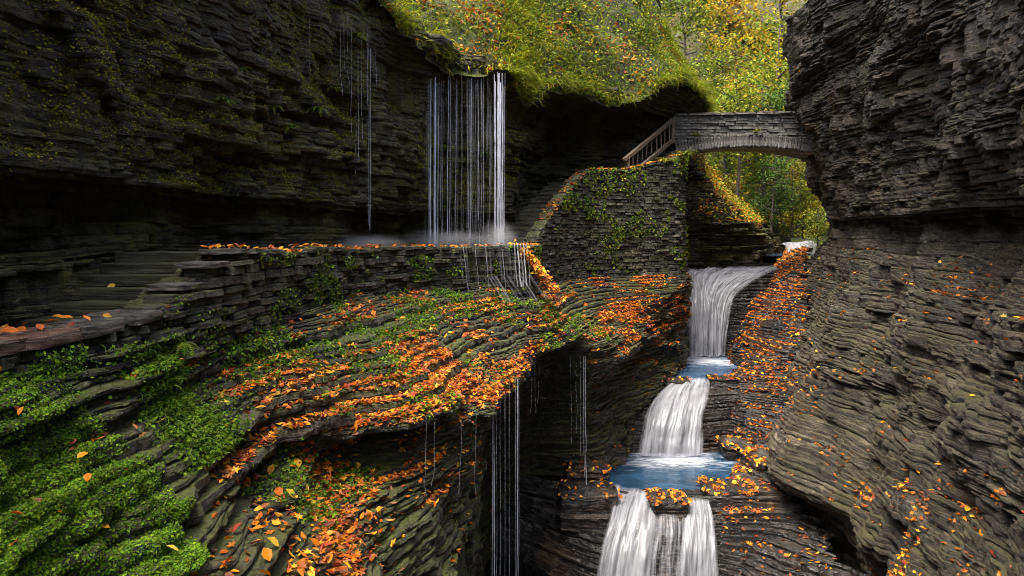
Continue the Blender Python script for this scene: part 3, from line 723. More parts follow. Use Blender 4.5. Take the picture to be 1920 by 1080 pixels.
# ------------------------------------------------------------------ water
def water_mat(name, white, alpha, streak, rough=0.35, fade=False):
    """falling water: white where aerated, clear between the threads"""
    m, nt, b = new_mat(name)
    uv = nt.nodes.new('ShaderNodeUVMap'); uv.uv_map = 'uv'
    n = noise_tex(nt, uv.outputs['UV'], 1.0, 5, 0.62, streak, 0.15)
    n2 = noise_tex(nt, uv.outputs['UV'], 1.0, 3, 0.6, (streak[0]*0.22, streak[1]*2.0, 1))
    a = math_n(nt, 'ADD', math_n(nt, 'MULTIPLY', n, 0.65), math_n(nt, 'MULTIPLY', n2, 0.35))
    a = maprange(nt, a, alpha[0], alpha[1], alpha[2], alpha[3])
    at = nt.nodes.new('ShaderNodeAttribute'); at.attribute_name = 'tint'; sx = nt.nodes.new('ShaderNodeSeparateXYZ'); nt.links.new(at.outputs['Vector'], sx.inputs[0])
    if fade: a = math_n(nt, 'MULTIPLY', a, sx.outputs['X'], clamp=True)
    d = nt.nodes.new('ShaderNodeBsdfDiffuse'); d.inputs['Color'].default_value = (*white, 1)
    t = nt.nodes.new('ShaderNodeBsdfTranslucent'); t.inputs['Color'].default_value = (*white, 1)
    mx = nt.nodes.new('ShaderNodeMixShader'); mx.inputs[0].default_value = 0.4
    nt.links.new(d.outputs[0], mx.inputs[1]); nt.links.new(t.outputs[0], mx.inputs[2])
    g = nt.nodes.new('ShaderNodeBsdfGlossy'); g.inputs['Roughness'].default_value = rough
    mg = nt.nodes.new('ShaderNodeMixShader'); mg.inputs[0].default_value = 0.06
    nt.links.new(mx.outputs[0], mg.inputs[1]); nt.links.new(g.outputs[0], mg.inputs[2])
    tr = nt.nodes.new('ShaderNodeBsdfTransparent')
    mf = nt.nodes.new('ShaderNodeMixShader'); nt.links.new(a, mf.inputs[0])
    nt.links.new(tr.outputs[0], mf.inputs[1]); nt.links.new(mg.outputs[0], mf.inputs[2])
    nt.links.new(mf.outputs[0], nt.nodes['Material Output'].inputs['Surface'])
    return m
M['thread'] = water_mat('falling_thread', (0.86, 0.9, 0.96), (0.36, 0.66, 0.06, 0.88), (6, 4, 1))
M['veil'] = water_mat('falling_veil', (0.8, 0.85, 0.93), (0.5, 0.85, 0.0, 0.5), (13, 0.2, 1), fade=True)
M['thread_faint'] = water_mat('falling_drops', (0.8, 0.85, 0.93), (0.3, 0.75, 0.03, 0.42), (6, 2, 1))
M['cascade'] = water_mat('cascade_water', (0.52, 0.54, 0.59), (0.33, 0.64, 0.16, 0.94), (6.5, 0.4, 1), fade=True)

def pool_mat(name, deep, rough=0.08, foam=None):
    m, nt, b = new_mat(name)
    tc = nt.nodes.new('ShaderNodeTexCoord'); P = tc.outputs['Object']
    n = noise_tex(nt, P, 0.9, 4, 0.5, (1, 2.2, 1))
    c = ramp(nt, n, [(0.35, tuple(0.6*x for x in deep)), (0.7, tuple(1.4*x for x in deep))])
    if foam:
        # aerated water drifting from the foot of the cascade
        sp = nt.nodes.new('ShaderNodeSeparateXYZ'); nt.links.new(P, sp.inputs[0])
        dx = math_n(nt, 'MULTIPLY', math_n(nt, 'SUBTRACT', sp.outputs['X'], foam[0]), 1/foam[2]); dy = math_n(nt, 'MULTIPLY', math_n(nt, 'SUBTRACT', sp.outputs['Y'], foam[1]), 1/foam[3])
        dd = math_n(nt, 'SQRT', math_n(nt, 'ADD', math_n(nt, 'MULTIPLY', dx, dx), math_n(nt, 'MULTIPLY', dy, dy)))
        fn = noise_tex(nt, P, 2.2, 5, 0.6, (0.8, 2.6, 1), 0.8)
        ff = math_n(nt, 'POWER', maprange(nt, math_n(nt, 'SUBTRACT', math_n(nt, 'ADD', 1.0, math_n(nt, 'MULTIPLY', math_n(nt, 'SUBTRACT', fn, 0.5), 2.4)), dd), 0.0, 1.0), 1.3)
        c = mixc(nt, ff, c, (0.5, 0.54, 0.6))
        nt.links.new(math_n(nt, 'ADD', math_n(nt, 'MULTIPLY', ff, 0.5), rough, clamp=True), b.inputs['Roughness'])
    else: b.inputs['Roughness'].default_value = rough
    nt.links.new(c, b.inputs['Base Color'])
    b.inputs['IOR'].default_value = 1.33
    h = noise_tex(nt, P, 3.0, 4, 0.5, (1, 2.6, 1))
    bp = nt.nodes.new('ShaderNodeBump'); bp.inputs['Strength'].default_value = 0.25; bp.inputs['Distance'].default_value = 0.1
    nt.links.new(h, bp.inputs['Height']); nt.links.new(bp.outputs['Normal'], b.inputs['Normal'])
    return m
M['pool'] = pool_mat('pool_water', (0.022, 0.045, 0.08))
M['pool1'] = pool_mat('pool_blue', (0.035, 0.075, 0.14), foam=(7.9, 27.7, 1.7, 1.5))
M['pool2'] = pool_mat('pool_teal', (0.014, 0.04, 0.075), foam=(5.0, 21.3, 1.9, 1.25))
M['dark_pool'] = pool_mat('dark_water', (0.006, 0.007, 0.008))
def plane(name, x0, x1, y0, y1, z, mat):
    n = 24
    X, Y = np.meshgrid(np.linspace(x0, x1, n), np.linspace(y0, y1, n)); Z = z+0.012*fbm(X*1.7, Y*1.7, 0, 3, 4)
    o = link(name, mesh_np(name, np.stack([X, Y, Z], -1), grid_faces(n, n, True), True), mat); o['kind'] = 'structure'; return o
plane('pool_water', 4.6, 8.9, 23.75, 28.9, -5.32, M['pool1'])
plane('pool_water', 2.5, 7.4, 18.75, 22.0, -7.14, M['pool2'])
plane('stream_water', 2.6, 5.6, 17.95, 18.75, -7.135, M['dark_pool'])
plane('stream_water', 7.4, 14.6, 32.2, 38.2, -1.88, M['dark_pool'])
plane('stream_water', 12.6, 19.5, 38.2, 42.5, -1.5, M['pool'])
plane('gorge_water', -3, 9, 5, 18.5, -8.95, M['dark_pool'])

def pick(V, px, py):
    x = 960+1280*V[..., 0]/np.maximum(V[..., 1], .5); y = 430-1280*V[..., 2]/np.maximum(V[..., 1], .5)
    d = (x-px)**2+(y-py)**2+np.where(V[..., 1] < 1, 1e9, 0); k = d < 30
    if k.any(): i = np.argmin(np.where(k, V[..., 1], 1e9))
    else: i = np.argmin(d)
    return V.reshape(-1, 3)[i]
def thread(parent, top, bot, w, seed, sway=0.05, bright=True):
    r = np.random.default_rng(seed); n = 16
    f = np.linspace(0, 1, n); top, bot = np.array(top), np.array(bot)
    P = top[None]+(bot-top)[None]*f[:, None]
    P[:, 0] += sway*fbm(f*3, seed*1.7, 0, 2, seed)*f
    P[:, 1] -= 0.10*np.sqrt(f)*(1-f)
    rad = w*(0.6+0.5*r.random(n))*(0.5+0.5*np.minimum(1, f*5)); rad[-2:] *= 1.5
    V, F, U = [], [], []
    for i in range(n):
        for k in range(4):
            a = k*math.pi/2
            V.append((P[i, 0]+rad[i]*math.cos(a), P[i, 1]+rad[i]*.7*math.sin(a), P[i, 2])); U.append((seed*.37+k*.25*w*20, f[i]*abs(top[2]-bot[2])*.5+seed))
    for i in range(n-1):
        for k in range(4): F.append((i*4+k, i*4+(k+1) % 4, (i+1)*4+(k+1) % 4, (i+1)*4+k))
    o = link('water_thread', mesh_np('water_thread', V, F, True, uv=U), M['thread' if bright else 'thread_faint'], parent)
    return o

def veil(name, parent, tops, bots, mat, cols=60, rows=24, seed=1, bulge=0.1, amp=0.05):
    tops, bots = np.array(tops, float), np.array(bots, float); K = len(tops)
    t = np.linspace(0, K-1, cols); A = spline(tops[None], t)[0]; B = spline(bots[None], t)[0]
    f = np.linspace(0, 1, rows)[:, None]
    V = A[None]*(1-f[..., None])+B[None]*f[..., None]
    u = np.concatenate([[0], np.cumsum(np.linalg.norm(np.diff(A, axis=0), axis=1))])
    V[..., 1] -= bulge*np.sqrt(f)*(1-f)+amp*fbm(u[None]*3, f*1.5, 0, 3, seed)
    UV = np.stack(np.broadcast_arrays(u[None], f*np.abs(A[:, 2]-B[:, 2]).mean()), -1).reshape(-1, 2)
    e = np.linspace(0, 1, cols)[None]; e = np.minimum(e, 1-e)
    th = np.clip((e+.08*fbm(e*9, f*2.5, seed, 3, seed))/.18, 0, 1)*np.clip((1-f)/.12+.25, 0, 1)
    o = link(name, mesh_np(name, V, grid_faces(rows, cols), True, col=np.broadcast_to(th, (rows, cols)).reshape(-1, 1).repeat(3, 1), uv=UV), mat, parent)
    return o

px2x = lambda px, Y: (px-960)/1280*Y
falls = empty('waterfall', (-1.2, 20.2, -.5)); tag(falls, 'tall curtain of fine white water threads falling on the path', kind='structure')
falls.location = (0, 0, 0)
r = np.random.default_rng(44)
spots = list(r.normal(813, 12, 17).clip(785, 840))+list(r.uniform(838, 870, 6))+list(r.uniform(870, 918, 11))+list(r.normal(934, 6, 15).clip(918, 948))
for i, px in enumerate(spots):
    Y = min([20.15+r.uniform(-.25, .15)]+([pick(V_left, px, y)[1]-.12 for y in (150, 190, 230, 270, 310, 350, 385)] if px < 825 else [])); strong = 924 < px < 946 and r.random() < .7 or 803 < px < 822 and r.random() < .4
    zt = 4.62-0.55*r.random()**2.5 - (0.3 if px < 800 else 0)
    thread(falls, (px2x(px, Y), Y+.1, zt), (px2x(px, Y)+r.uniform(-.03, .03), Y-.1, -.5), (r.uniform(.014, .026) if strong else .004+.011*r.random()**2), i+1, bright=bool(strong or r.random() < .35))
veil('water_veil', falls, [(px2x(786, 19.6), 19.6, 4.4), (px2x(830, 20.3), 20.3, 4.75), (px2x(880, 20.3), 20.4, 4.8), (px2x(948, 20.3), 20.4, 4.7)], [(px2x(786, 19.5), 19.5, -.5), (px2x(830, 20), 20.1, -.5), (px2x(880, 20), 20.1, -.5), (px2x(948, 20), 20.1, -.5)], M['veil'], 120, 24, 3)
sf = empty('waterfall'); tag(sf, 'few thin water threads trickling down the dark cliff', kind='structure')
for i, (px, y0, y1, w) in enumerate(((695, 90, 432, .014), (690, 60, 420, .009), (660, 40, 250, .007), (678, 70, 260, .008), (652, 20, 160, .006), (672, 95, 300, .012), (668, 200, 330, .007), (640, 20, 180, .007), (645, 30, 130, .006), (690, 40, 200, .009), (705, 80, 160, .005), (582, 10, 130, .005), (520, 0, 60, .004))):
    Y = min(pick(V_left, px, y)[1] for y in (y0+15, (y0+y1)/2, min(y1, 370)))-.12
    thread(sf, (px2x(px, Y), Y, (430-y0)/1280*Y), (px2x(px+1, Y), Y-.05, (430-y1)/1280*Y), w*.7, 200+i, bright=(i == 0))
gf = empty('waterfall'); tag(gf, 'thin threads of water dropping from the leafy brink into the dark gorge', kind='structure')
for i in range(9):
    px = [924, 926.5, 931, 938, 947, 955, 966, 970, 972.5][i]
    Y = 11.25 + (px-920)/55*1.9; zt = -2.85+.08*r.random()
    thread(gf, (px2x(px, Y), Y-.12, zt), (px2x(px, Y), Y-.3, -8.95), (r.uniform(.004, .009) if i not in (0, 1, 7) else .011), 300+i, bright=i in (1, 7))
for i, (px, Y, zt, zb, w) in enumerate(((1094, 18.3, -3.4, -6.6, .012), (1097, 18.3, -3.4, -6.8, .012), (1088, 18.2, -3.4, -6, .007), (1080, 18.1, -3.4, -5.4, .007), (1070, 17.9, -3.2, -5.6, .006), (1003, 16.4, -2.9, -4.4, .007), (1010, 16.6, -2.9, -4.2, .007), (995, 16, -2.95, -4.3, .006), (800, 9.3, -2.62, -3.6, .004), (815, 9.4, -2.65, -3.5, .003), (865, 9.9, -2.75, -3.8, .004), (893, 10.5, -2.8, -4.1, .003))):
    thread(gf, (px2x(px, Y), Y, zt), (px2x(px, Y), Y-.12, zb), w, 340+i, bright=(i == 1))

def cascade(name, secs, label, off=0.10, cols=130, rows=90, seed=1, ridge=0.15, steps=0.04):
    """silky water following the bed it runs over"""
    K = len(secs); f = np.linspace(0, 1, rows); C = np.zeros((rows, K, 3))
    for k, s in enumerate(secs):
        s = np.array(s, float); a = np.concatenate([[0], np.cumsum(np.linalg.norm(np.diff(s, axis=0), axis=1))]); a /= a[-1]
        tt = np.linspace(0, len(s)-1, 200); sp = spline(s[None], tt)[0]
        a = np.concatenate([[0], np.cumsum(np.linalg.norm(np.diff(sp, axis=0), axis=1))]); a /= a[-1]
        for c in range(3): C[:, k, c] = np.interp(f, a, sp[:, c])
    V = spline(C, np.linspace(0, K-1, cols))
    u = np.linspace(0, 1, cols)[None]; wdt = np.linalg.norm(V[rows//2, -1]-V[rows//2, 0])
    ln = np.linalg.norm(np.diff(V[:, cols//2], axis=0), axis=1).sum()
    d = off+ridge*fbm(u*wdt*4.5+0.4*f[:, None], f[:, None]*ln*0.45, 0, 4, seed)
    st_ = steps*(np.abs(((f[:, None]*ln*1.3+0.5*fbm(u*wdt*1.2, f[:, None], 0, 2, seed+4)) % 1)-.5)-.25)
    d = d+st_
    V[..., 1] -= d*0.8; V[..., 2] += d*0.6
    edge = np.minimum(u, 1-u); V[..., 1] += 0.3*np.clip(0.04-edge, 0, 1)/0.04; V[..., 2] -= 0.12*np.clip(0.04-edge, 0, 1)/0.04
    UV = np.stack(np.broadcast_arrays(u*wdt, f[:, None]*ln), -1).reshape(-1, 2)
    th = np.clip((edge-0.02-0.05*(fbm(f[:, None]*ln*1.5, u*6, 3.0, 3, seed)+.4))/0.10, 0, 1)*np.clip((f[:, None]+.02)/.08, 0.25, 1)
    th = np.broadcast_to(th, (rows, cols)).reshape(-1, 1).repeat(3, 1)
    o = link(name, mesh_np(name, V, grid_faces(rows, cols), True, col=th, uv=UV), M['cascade']); tag(o, label, kind='structure')
    return o
cascade('cascade', [[(7.6,31.0,-1.9),(7.35,29.9,-2.15),(7.2,28.9,-2.75),(7.12,28.3,-3.6),(7.1,28.0,-4.6),(7.1,27.9,-5.3)],
  [(9.4,32.0,-1.86),(8.6,30.6,-2.1),(8.15,29.3,-2.6),(7.95,28.6,-3.4),(7.9,28.2,-4.5),(7.85,28.1,-5.3)],
  [(11.6,32.6,-1.82),(10.4,31.1,-2.1),(9.2,29.8,-2.55),(8.6,28.9,-3.2),(8.4,28.4,-4.4),(8.35,28.2,-5.3)],
  [(13.6,33.0,-1.80),(12.4,31.8,-2.0),(11.0,30.6,-2.35),(9.7,29.4,-2.95),(9.15,28.7,-4.1),(8.9,28.4,-5.3)]], 'broad silky cascade sliding over the ledge below the bridge', seed=5, off=.15, cols=180)
cascade('cascade', [[(5.9,24.2,-5.32),(5.0,23.2,-5.5),(4.35,22.3,-5.95),(4.0,21.7,-6.6),(3.85,21.4,-7.14)],
  [(6.35,24.1,-5.3),(5.75,23.0,-5.52),(5.3,22.0,-6.05),(5.05,21.5,-6.7),(5,21.35,-7.14)],
  [(6.95,24.1,-5.3),(6.75,23.1,-5.5),(6.3,22.2,-6.05),(6.15,21.7,-6.7),(6.1,21.5,-7.14)]], 'middle cascade dropping between two blue pools', seed=6, off=.14)
cascade('cascade', [[(2.75,18.9,-7.10),(2.5,17.6,-7.35),(2.1,16.7,-8.0),(1.9,16.1,-9)],[(3.3,18.5,-7.10),(2.95,17.5,-7.4),(2.65,16.7,-8.1),(2.5,16.2,-9)],[(3.9,18.3,-7.10),(3.75,17.4,-7.5),(3.5,16.7,-8.2),(3.4,16.3,-9)]], 'lower cascade, narrow branch pouring past the leafy rock', seed=7, off=.22, cols=90)
cascade('cascade', [[(4.3,18.1,-7.14),(4.25,17.5,-7.45),(4.05,16.9,-8.2),(4.0,16.7,-9)],[(4.8,18.0,-7.14),(4.7,17.4,-7.5),(4.55,16.8,-8.3),(4.5,16.6,-9)],[(5.15,17.9,-7.14),(5.15,17.4,-7.5),(5.05,16.8,-8.3),(5.0,16.6,-9)]], 'lower cascade, stepped branch beside the leaf heap', seed=8, off=.2, cols=80)
cascade('cascade', [[(16.6,42.4,-.9),(16.5,41.2,-1.2),(16.4,40.9,-1.5)],[(17.6,42.4,-.85),(17.5,41.2,-1.1),(17.4,40.9,-1.5)],[(18.6,42.4,-.8),(18.5,41.2,-1.0),(18.4,40.9,-1.5)]], 'small far cascade upstream of the bridge', seed=9, cols=40, rows=30)

# water running over the face of the parapet under the falls
wf = empty('waterfall'); tag(wf, 'thin film of water running down the wet parapet and steps under the curtain', kind='structure')
def on_wall(s, z, out=.14):
    p, d = pB.at(s); return (p[0]+d[1]*out, p[1]-d[0]*out, z)
ss = np.linspace(9.4, 12.2, 7)
veil('water_film', wf, [on_wall(s, -.33, .10) for s in ss], [on_wall(s, -1.30, .22) for s in ss], M['veil'], 90, 20, 13, 0.0, 0.03)
ss = np.linspace(10.2, 12.2, 5)
veil('water_film', wf, [on_wall(s, -1.15, .3) for s in ss], [on_wall(s, -1.75, .95) for s in ss], M['veil'], 90, 20, 14, 0.0, 0.03)
for i in range(9):
    s = [11.6, 11.7, 11.8, 11.9, 12.0, 10.3, 10.7, 9.9, 11.2][i]
    thread(wf, on_wall(s, -.36, .16), on_wall(s, -1.45, .3), .02 if i < 5 else .01, 400+i, bright=i in (1, 3))

cascade('cascade', [[(3.75,18.3,-7.12),(3.6,17.5,-7.5),(3.4,16.9,-8.2),(3.3,16.5,-9)],[(4.1,18.1,-7.16),(4.0,17.2,-7.6),(3.85,16.75,-8.3),(3.8,16.5,-9)],[(4.5,18.1,-7.14),(4.4,17.4,-7.5),(4.2,16.8,-8.2),(4.15,16.5,-9)]], 'thin veil of water over dark rock between the lower branches', seed=17, off=.18, cols=60)
M['cascade_thin'] = water_mat('cascade_thin', (0.66, 0.68, 0.74), (0.42, 0.66, 0.0, 0.7), (9, 0.5, 1), fade=True)
bpy.data.objects[[o.name for o in bpy.data.objects if o.get('label', '').startswith('thin veil of water')][0]].data.materials[0] = M['cascade_thin']
# ------------------------------------------------------------------ leaves, moss, grass
def quads(V):
    """centres, normals, areas and corner points of a vertex grid"""
    a, b, c, d = V[:-1, :-1], V[1:, :-1], V[1:, 1:], V[:-1, 1:]
    n = np.cross(c-a, d-b); l = np.linalg.norm(n, axis=-1)
    return (a+b+c+d)/4, n/(l[..., None]+1e-12), l/2, (a, b, c, d)

def sample(V, n, density, r, flip=1):
    c, nr, ar, (A, B, Cc, Dd) = quads(V)
    c, nr, ar = c.reshape(-1, 3), nr.reshape(-1, 3)*flip, ar.ravel()
    vis = (np.abs(c[:, 0]) < 0.80*c[:, 1]+.3) & (c[:, 1] > 2)
    w = ar*density(c, nr)*vis
    w = np.nan_to_num(np.maximum(w, 0)); tot = w.sum()
    i = r.choice(len(w), size=n, p=w/tot)
    u, v = r.random((n, 1)), r.random((n, 1))
    A, B, Cc, Dd = (q.reshape(-1, 3)[i] for q in (A, B, Cc, Dd))
    P = (A*(1-u)+B*u)*(1-v)+(Dd*(1-u)+Cc*u)*v
    return P, nr[i]

LEAF_V = np.array([(0, -.5, 0), (.24, -.22, .06), (.30, .08, .09), (.12, .34, .05), (0, .5, -.03), (-.12, .34, .05), (-.30, .08, .09), (-.24, -.22, .06)])
LEAF_F = np.array([(0, 1, 2, 3), (0, 3, 4, 4), (0, 4, 5, 5), (0, 5, 6, 7)])
LEAF_T = np.array([(0, 1, 2), (0, 2, 3), (0, 3, 4), (0, 4, 5), (0, 5, 6), (0, 6, 7)])
DIA_V = np.array([(0, -.5, 0), (.33, .05, .08), (0, .5, -.05), (-.33, .05, .08)]); DIA_T = np.array([(0, 1, 2), (0, 2, 3)])
def blade_t(segs=3, droop=0.8):
    V, F = [], []
    for i in range(segs+1):
        t = i/segs; w = .5*(1-t)**0.6
        y, z = t*0.75, 0.85*t-droop*1.15*t*t
        V += [(-w, y, z), (w, y, z)]
    for i in range(segs): F += [(2*i, 2*i+1, 2*i+3), (2*i, 2*i+3, 2*i+2)]
    return np.array(V), np.array(F)

def frames(nr, r, tilt, heading=None):
    n = len(nr); z = nr+tilt*r.standard_normal((n, 3)); z /= np.linalg.norm(z, axis=1, keepdims=True)
    h = r.standard_normal((n, 3)) if heading is None else heading
    y = h-(h*z).sum(1, keepdims=True)*z; y /= np.linalg.norm(y, axis=1, keepdims=True)+1e-9
    return np.cross(y, z), y, z

LOBE_V = np.array([(0, -.5, 0), (.10, -.18, .03), (.42, -.20, .10), (.24, .02, .05), (.40, .28, .12), (.12, .20, .03), (0, .5, .08), (-.12, .20, .03), (-.40, .28, .02), (-.24, .02, .05), (-.42, -.20, .12), (-.10, -.18, .03), (0, 0, .0)])
LOBE_T = np.array([(12, i, (i+1) % 12) for i in range(12)])
CURL_V = LEAF_V*np.array([.75, 1, 1])+np.array([0, 0, 1])*(LEAF_V[:, 1:2]**2)*.9
def mixed_leaves(name, P, fr, size, cols, width):
    """oval, curled and lobed leaves in one drift"""
    n = len(P); kind = np.arange(n) % 5; Vs, Fs, Cs, o = [], [], [], 0
    for tv, tf, sel in ((LEAF_V, LEAF_T, kind < 2), (CURL_V, LEAF_T, kind == 2), (LOBE_V, LOBE_T, kind > 2)):
        x, y, z = (a[sel] for a in fr); m = len(tv); q = P[sel]; sz, wd = size[sel], width[sel]
        V = q[:, None]+(tv[None, :, 0:1]*wd[:, None, None])*x[:, None]+(tv[None, :, 1:2]*sz[:, None, None])*y[:, None]+(tv[None, :, 2:3]*sz[:, None, None])*z[:, None]
        Fs.append((tf[None]+(np.arange(len(q))*m)[:, None, None]).reshape(-1, 3)+o); o += len(q)*m; Vs.append(V.reshape(-1, 3)); Cs.append(np.repeat(cols[sel], m, 0))
    return mesh_np(name, np.concatenate(Vs), np.concatenate(Fs), False, col=np.concatenate(Cs))

def cloud_mesh(name, P, fr, size, cols, tv, tf, width=None):
    x, y, z = fr; n, m = len(P), len(tv); size = np.broadcast_to(size, (n,)); width = size if width is None else np.broadcast_to(width, (n,))
    V = P[:, None]+(tv[None, :, 0:1]*width[:, None, None])*x[:, None]+(tv[None, :, 1:2]*size[:, None, None])*y[:, None]+(tv[None, :, 2:3]*size[:, None, None])*z[:, None]
    F = (tf[None]+(np.arange(n)*m)[:, None, None]).reshape(-1, 3)
    return mesh_np(name, V.reshape(-1, 3), F, False, col=np.repeat(cols, m, 0))

ORANGE = np.array([(.55, .155, .008), (.62, .21, .010), (.46, .105, .008), (.62, .29, .015), (.32, .075, .010), (.19, .06, .022), (.62, .40, .035), (.27, .035, .012)])
GREENS = np.array([(.075, .16, .006), (.11, .215, .008), (.05, .11, .007), (.17, .25, .010), (.10, .14, .010)])
YGREEN = np.array([(.19, .23, .010), (.27, .28, .012), (.12, .17, .010), (.33, .28, .012), (.09, .13, .008)])
def pal(p, n, r, w=None, jit=.25):
    w = None if w is None else np.array(w)/np.sum(w)
    return p[r.choice(len(p), n, p=w)]*(1+jit*r.standard_normal((n, 1))).clip(.4, 1.6)

def litter(name, V, n, dens, r, size, tilt=.35, lift=.02, w=(4, 4, 4, 3, 4, 4.5, 1.3, 2), flip=1, label=None):
    P, nr = sample(V, n, dens, r, flip)
    nr = nr*0.5+np.array([0, 0, .8]); nr /= np.linalg.norm(nr, axis=1, keepdims=True)
    sz = size*(0.7+0.6*r.random(n))*np.clip(0.85+P[:, 1]/70, .8, 1.3)
    P = P+np.array([0, 0, 1])*(lift*(.3+1.6*r.random((n, 1))))
    o = link(name, mixed_leaves(name, P, frames(nr, r, tilt), sz, pal(ORANGE, n, r, w, .35), sz*(.7+.45*r.random(n))), M['leaf'])
    tag(o, label, kind='stuff')
    return o

r5 = np.random.default_rng(99)
def bank_d(c, n):
    x, y, z = c.T; up = np.clip((n[:, 2]-.55)/.3, 0, 1)
    nz = fbm(x*1.0, y*0.7, z*4.0, 3, 3); fine = fbm(x*3.5, y*3.5, z*5, 2, 8)
    reg = np.where(y > 14.5, 1.3, np.where(z < -1.8, 1.1, 0.3))
    reg = np.where((y < 6.1) & (x/y < -.44), .03, reg)
    reg = np.where((z < -2.6) & (y < 8.2), .62*np.clip(.5+1.5*(x+2.4), .25, 1.3), reg)
    reg = np.where(z < -3.9, .25, reg); reg = np.where(z < -5, .05, reg)
    return up*reg*np.clip(.25+2.4*nz+.7*fine, .015, 1.3)
litter('leaf_litter', V_bank, 19000, bank_d, r5, .105, label='drifts of fallen orange leaves on the stepped ledges')
def rb_d(c, n):
    x, y, z = c.T; up = np.clip((n[:, 2]-.3)/.4, 0, 1); nz = fbm(x*1.2, y*1.2, z*2.5, 3, 13)
    return up*np.clip(.55+1.6*nz, .02, 1.2)*np.where(y > 31.5, .8, 1)*np.where((z < -7.4), .35, 1)
litter('leaf_litter', V_rbank, 9500, rb_d, r5, .115, flip=-1, label='fallen leaves heaped on the dark ledges beside the cascades')
def rc_d(c, n):
    x, y, z = c.T; up = np.clip((n[:, 2]-.75)/.2, 0, 1); nz = fbm(x*.8, y*.8, z*2.2, 3, 23)
    return up*(np.clip(2.4*nz-.12, .006, 1.2)*np.where(z > -.6, .03, .8)+1.6*np.clip(.25+1.8*nz, .03, 1)*(z < -4.0-.12*(y-9))*(y < 16))
litter('leaf_litter', V_right, 3000, rc_d, r5, .105, flip=-1, label='scattered orange leaves caught on the grey cliff')
litter('leaf_litter', V_path, 420, lambda c, n: np.clip(.3+fbm(c[:, 0]*2, c[:, 1]*2, 0, 3, 4), 0, 1)*(c[:, 1] > 8), r5, .12, label='few orange leaves on the path behind the wall')

# moss and small herbs on the near bank
def moss_d(c, n):
    x, y, z = c.T
    nz = fbm(x*1.7, y*1.7, z*2.2, 4, 41)
    edge = np.clip((5.65+.45*nz-y-np.clip(-2.2-z, 0, 2)*.35)/.25, 0, 1)
    return edge*np.clip(.95+1.8*nz, .32, 1)*(z < -1.0)*(z > -3.6)
n = 110000
P, nr = sample(V_bank, n, moss_d, r5)
nr = nr*.7+np.array([.15, -.25, .5])
P = P+nr*(.022*r5.random((n, 1))**1.5)
cl = fbm(P[:, 0]*5, P[:, 1]*5, P[:, 2]*5, 2, 77)[:, None]
colr = pal(GREENS, n, r5, (3, 4, 2, 2, 1), .25)*(1.25+1.0*cl)
o = link('moss', cloud_mesh('moss', P, frames(nr, r5, .55), .012+.026*r5.random(n)**1.8, colr, DIA_V, DIA_T), M['green']); tag(o, 'bright green moss carpet on the bank below the parapet', kind='stuff')
# herbs: second patch and tufts along the ledges
def herb_d(c, n):
    x, y, z = c.T; nz = fbm(x*.9, y*.9, z*1.5, 3, 51)
    a = np.exp(-((y-6.65)/.38)**2)*(z < -1.1)*(z > -2.2)*2.2
    return (a+np.clip(nz-.16, 0, 1)*.6*(z < -1.2)*(z > -3.3)*(y > 7)*(y < 20))*np.clip(n[:, 2]+.4, .1, 1)
n = 15000
P, nr = sample(V_bank, n, herb_d, r5)
nr = nr*.5+np.array([.1, -.2, .7]); P = P+nr*(.06*r5.random((n, 1)))
o = link('ledge_moss', cloud_mesh('ledge_moss', P, frames(nr, r5, .6), .03+.035*r5.random(n)*np.clip(P[:, 1]/8, .8, 2), pal(GREENS, n, r5, (3, 2, 3, 2, 2), .3), DIA_V, DIA_T), M['green']); tag(o, 'moss and small herbs in patches on the stepped ledges', kind='stuff')
BV, BF = blade_t(3, .75)
def grass(name, V, n, dens, length, width, cols, label, down=True, flip=1, spread=.7, seed=1):
    r = np.random.default_rng(seed)
    P, nr = sample(V, n, dens, r, flip)
    hd = nr*np.array([1, 1, 0])+spread*r.standard_normal((n, 3))*np.array([1, 1, .1])
    up = np.tile(np.array([[0, 0, 1.0]]), (n, 1))+.25*r.standard_normal((n, 3))
    ln = length*(.5+r.random(n))
    o = link(name, cloud_mesh(name, P, frames(up, r, .1, hd), ln, cols(n, r, P), BV, BF, width*(.7+.6*r.random(n))), M['green']); tag(o, label, kind='stuff')
    return o
grass('ledge_grass', V_bank, 2600, lambda c, n: herb_d(c, n)*(n[:, 2] > .2), .16, .012, lambda n, r, P: pal(GREENS, n, r, None, .3), 'small grass tufts growing between the ledges', seed=5)

# the slope above the falls: drooping grass at the lip, leafy herbs, fallen leaves
def lipw(V):
    R, C = V.shape[:2]; return np.repeat(np.linspace(0, 1, R-1)[:, None], C-1, 1).ravel()
lw = lipw(V_slope)
def slope_d(k0, k1, f):
    def d(c, n):
        return ((lw >= k0) & (lw <= k1))*f(*c.T)
    return d
gx = lambda x, a, w: np.exp(-((x-a)/w)**2)
grassy = lambda x, y, z: .25+1.6*gx(x/y, .0, .035)+1.2*gx(x/y, .27, .04)+.25*gx(x/y, -.17, .03)-.2*((x/y > -.16) & (x/y < -.04))+np.clip(1.2*fbm(x*.6, y*.6, z*.6, 3, 61), -.2, 1)
grass('slope_grass', V_slope, 22000, slope_d(0, .75, grassy), .55, .030, lambda n, r, P: pal(YGREEN, n, r, (3, 3, 3, 1.5, 2), .3)*(1+.8*fbm(P[:, 0]*.8, P[:, 1]*.8, P[:, 2], 3, 5)[:, None]).clip(.3, 2), 'yellow green grass covering the slope above the falls', flip=-1, seed=7)
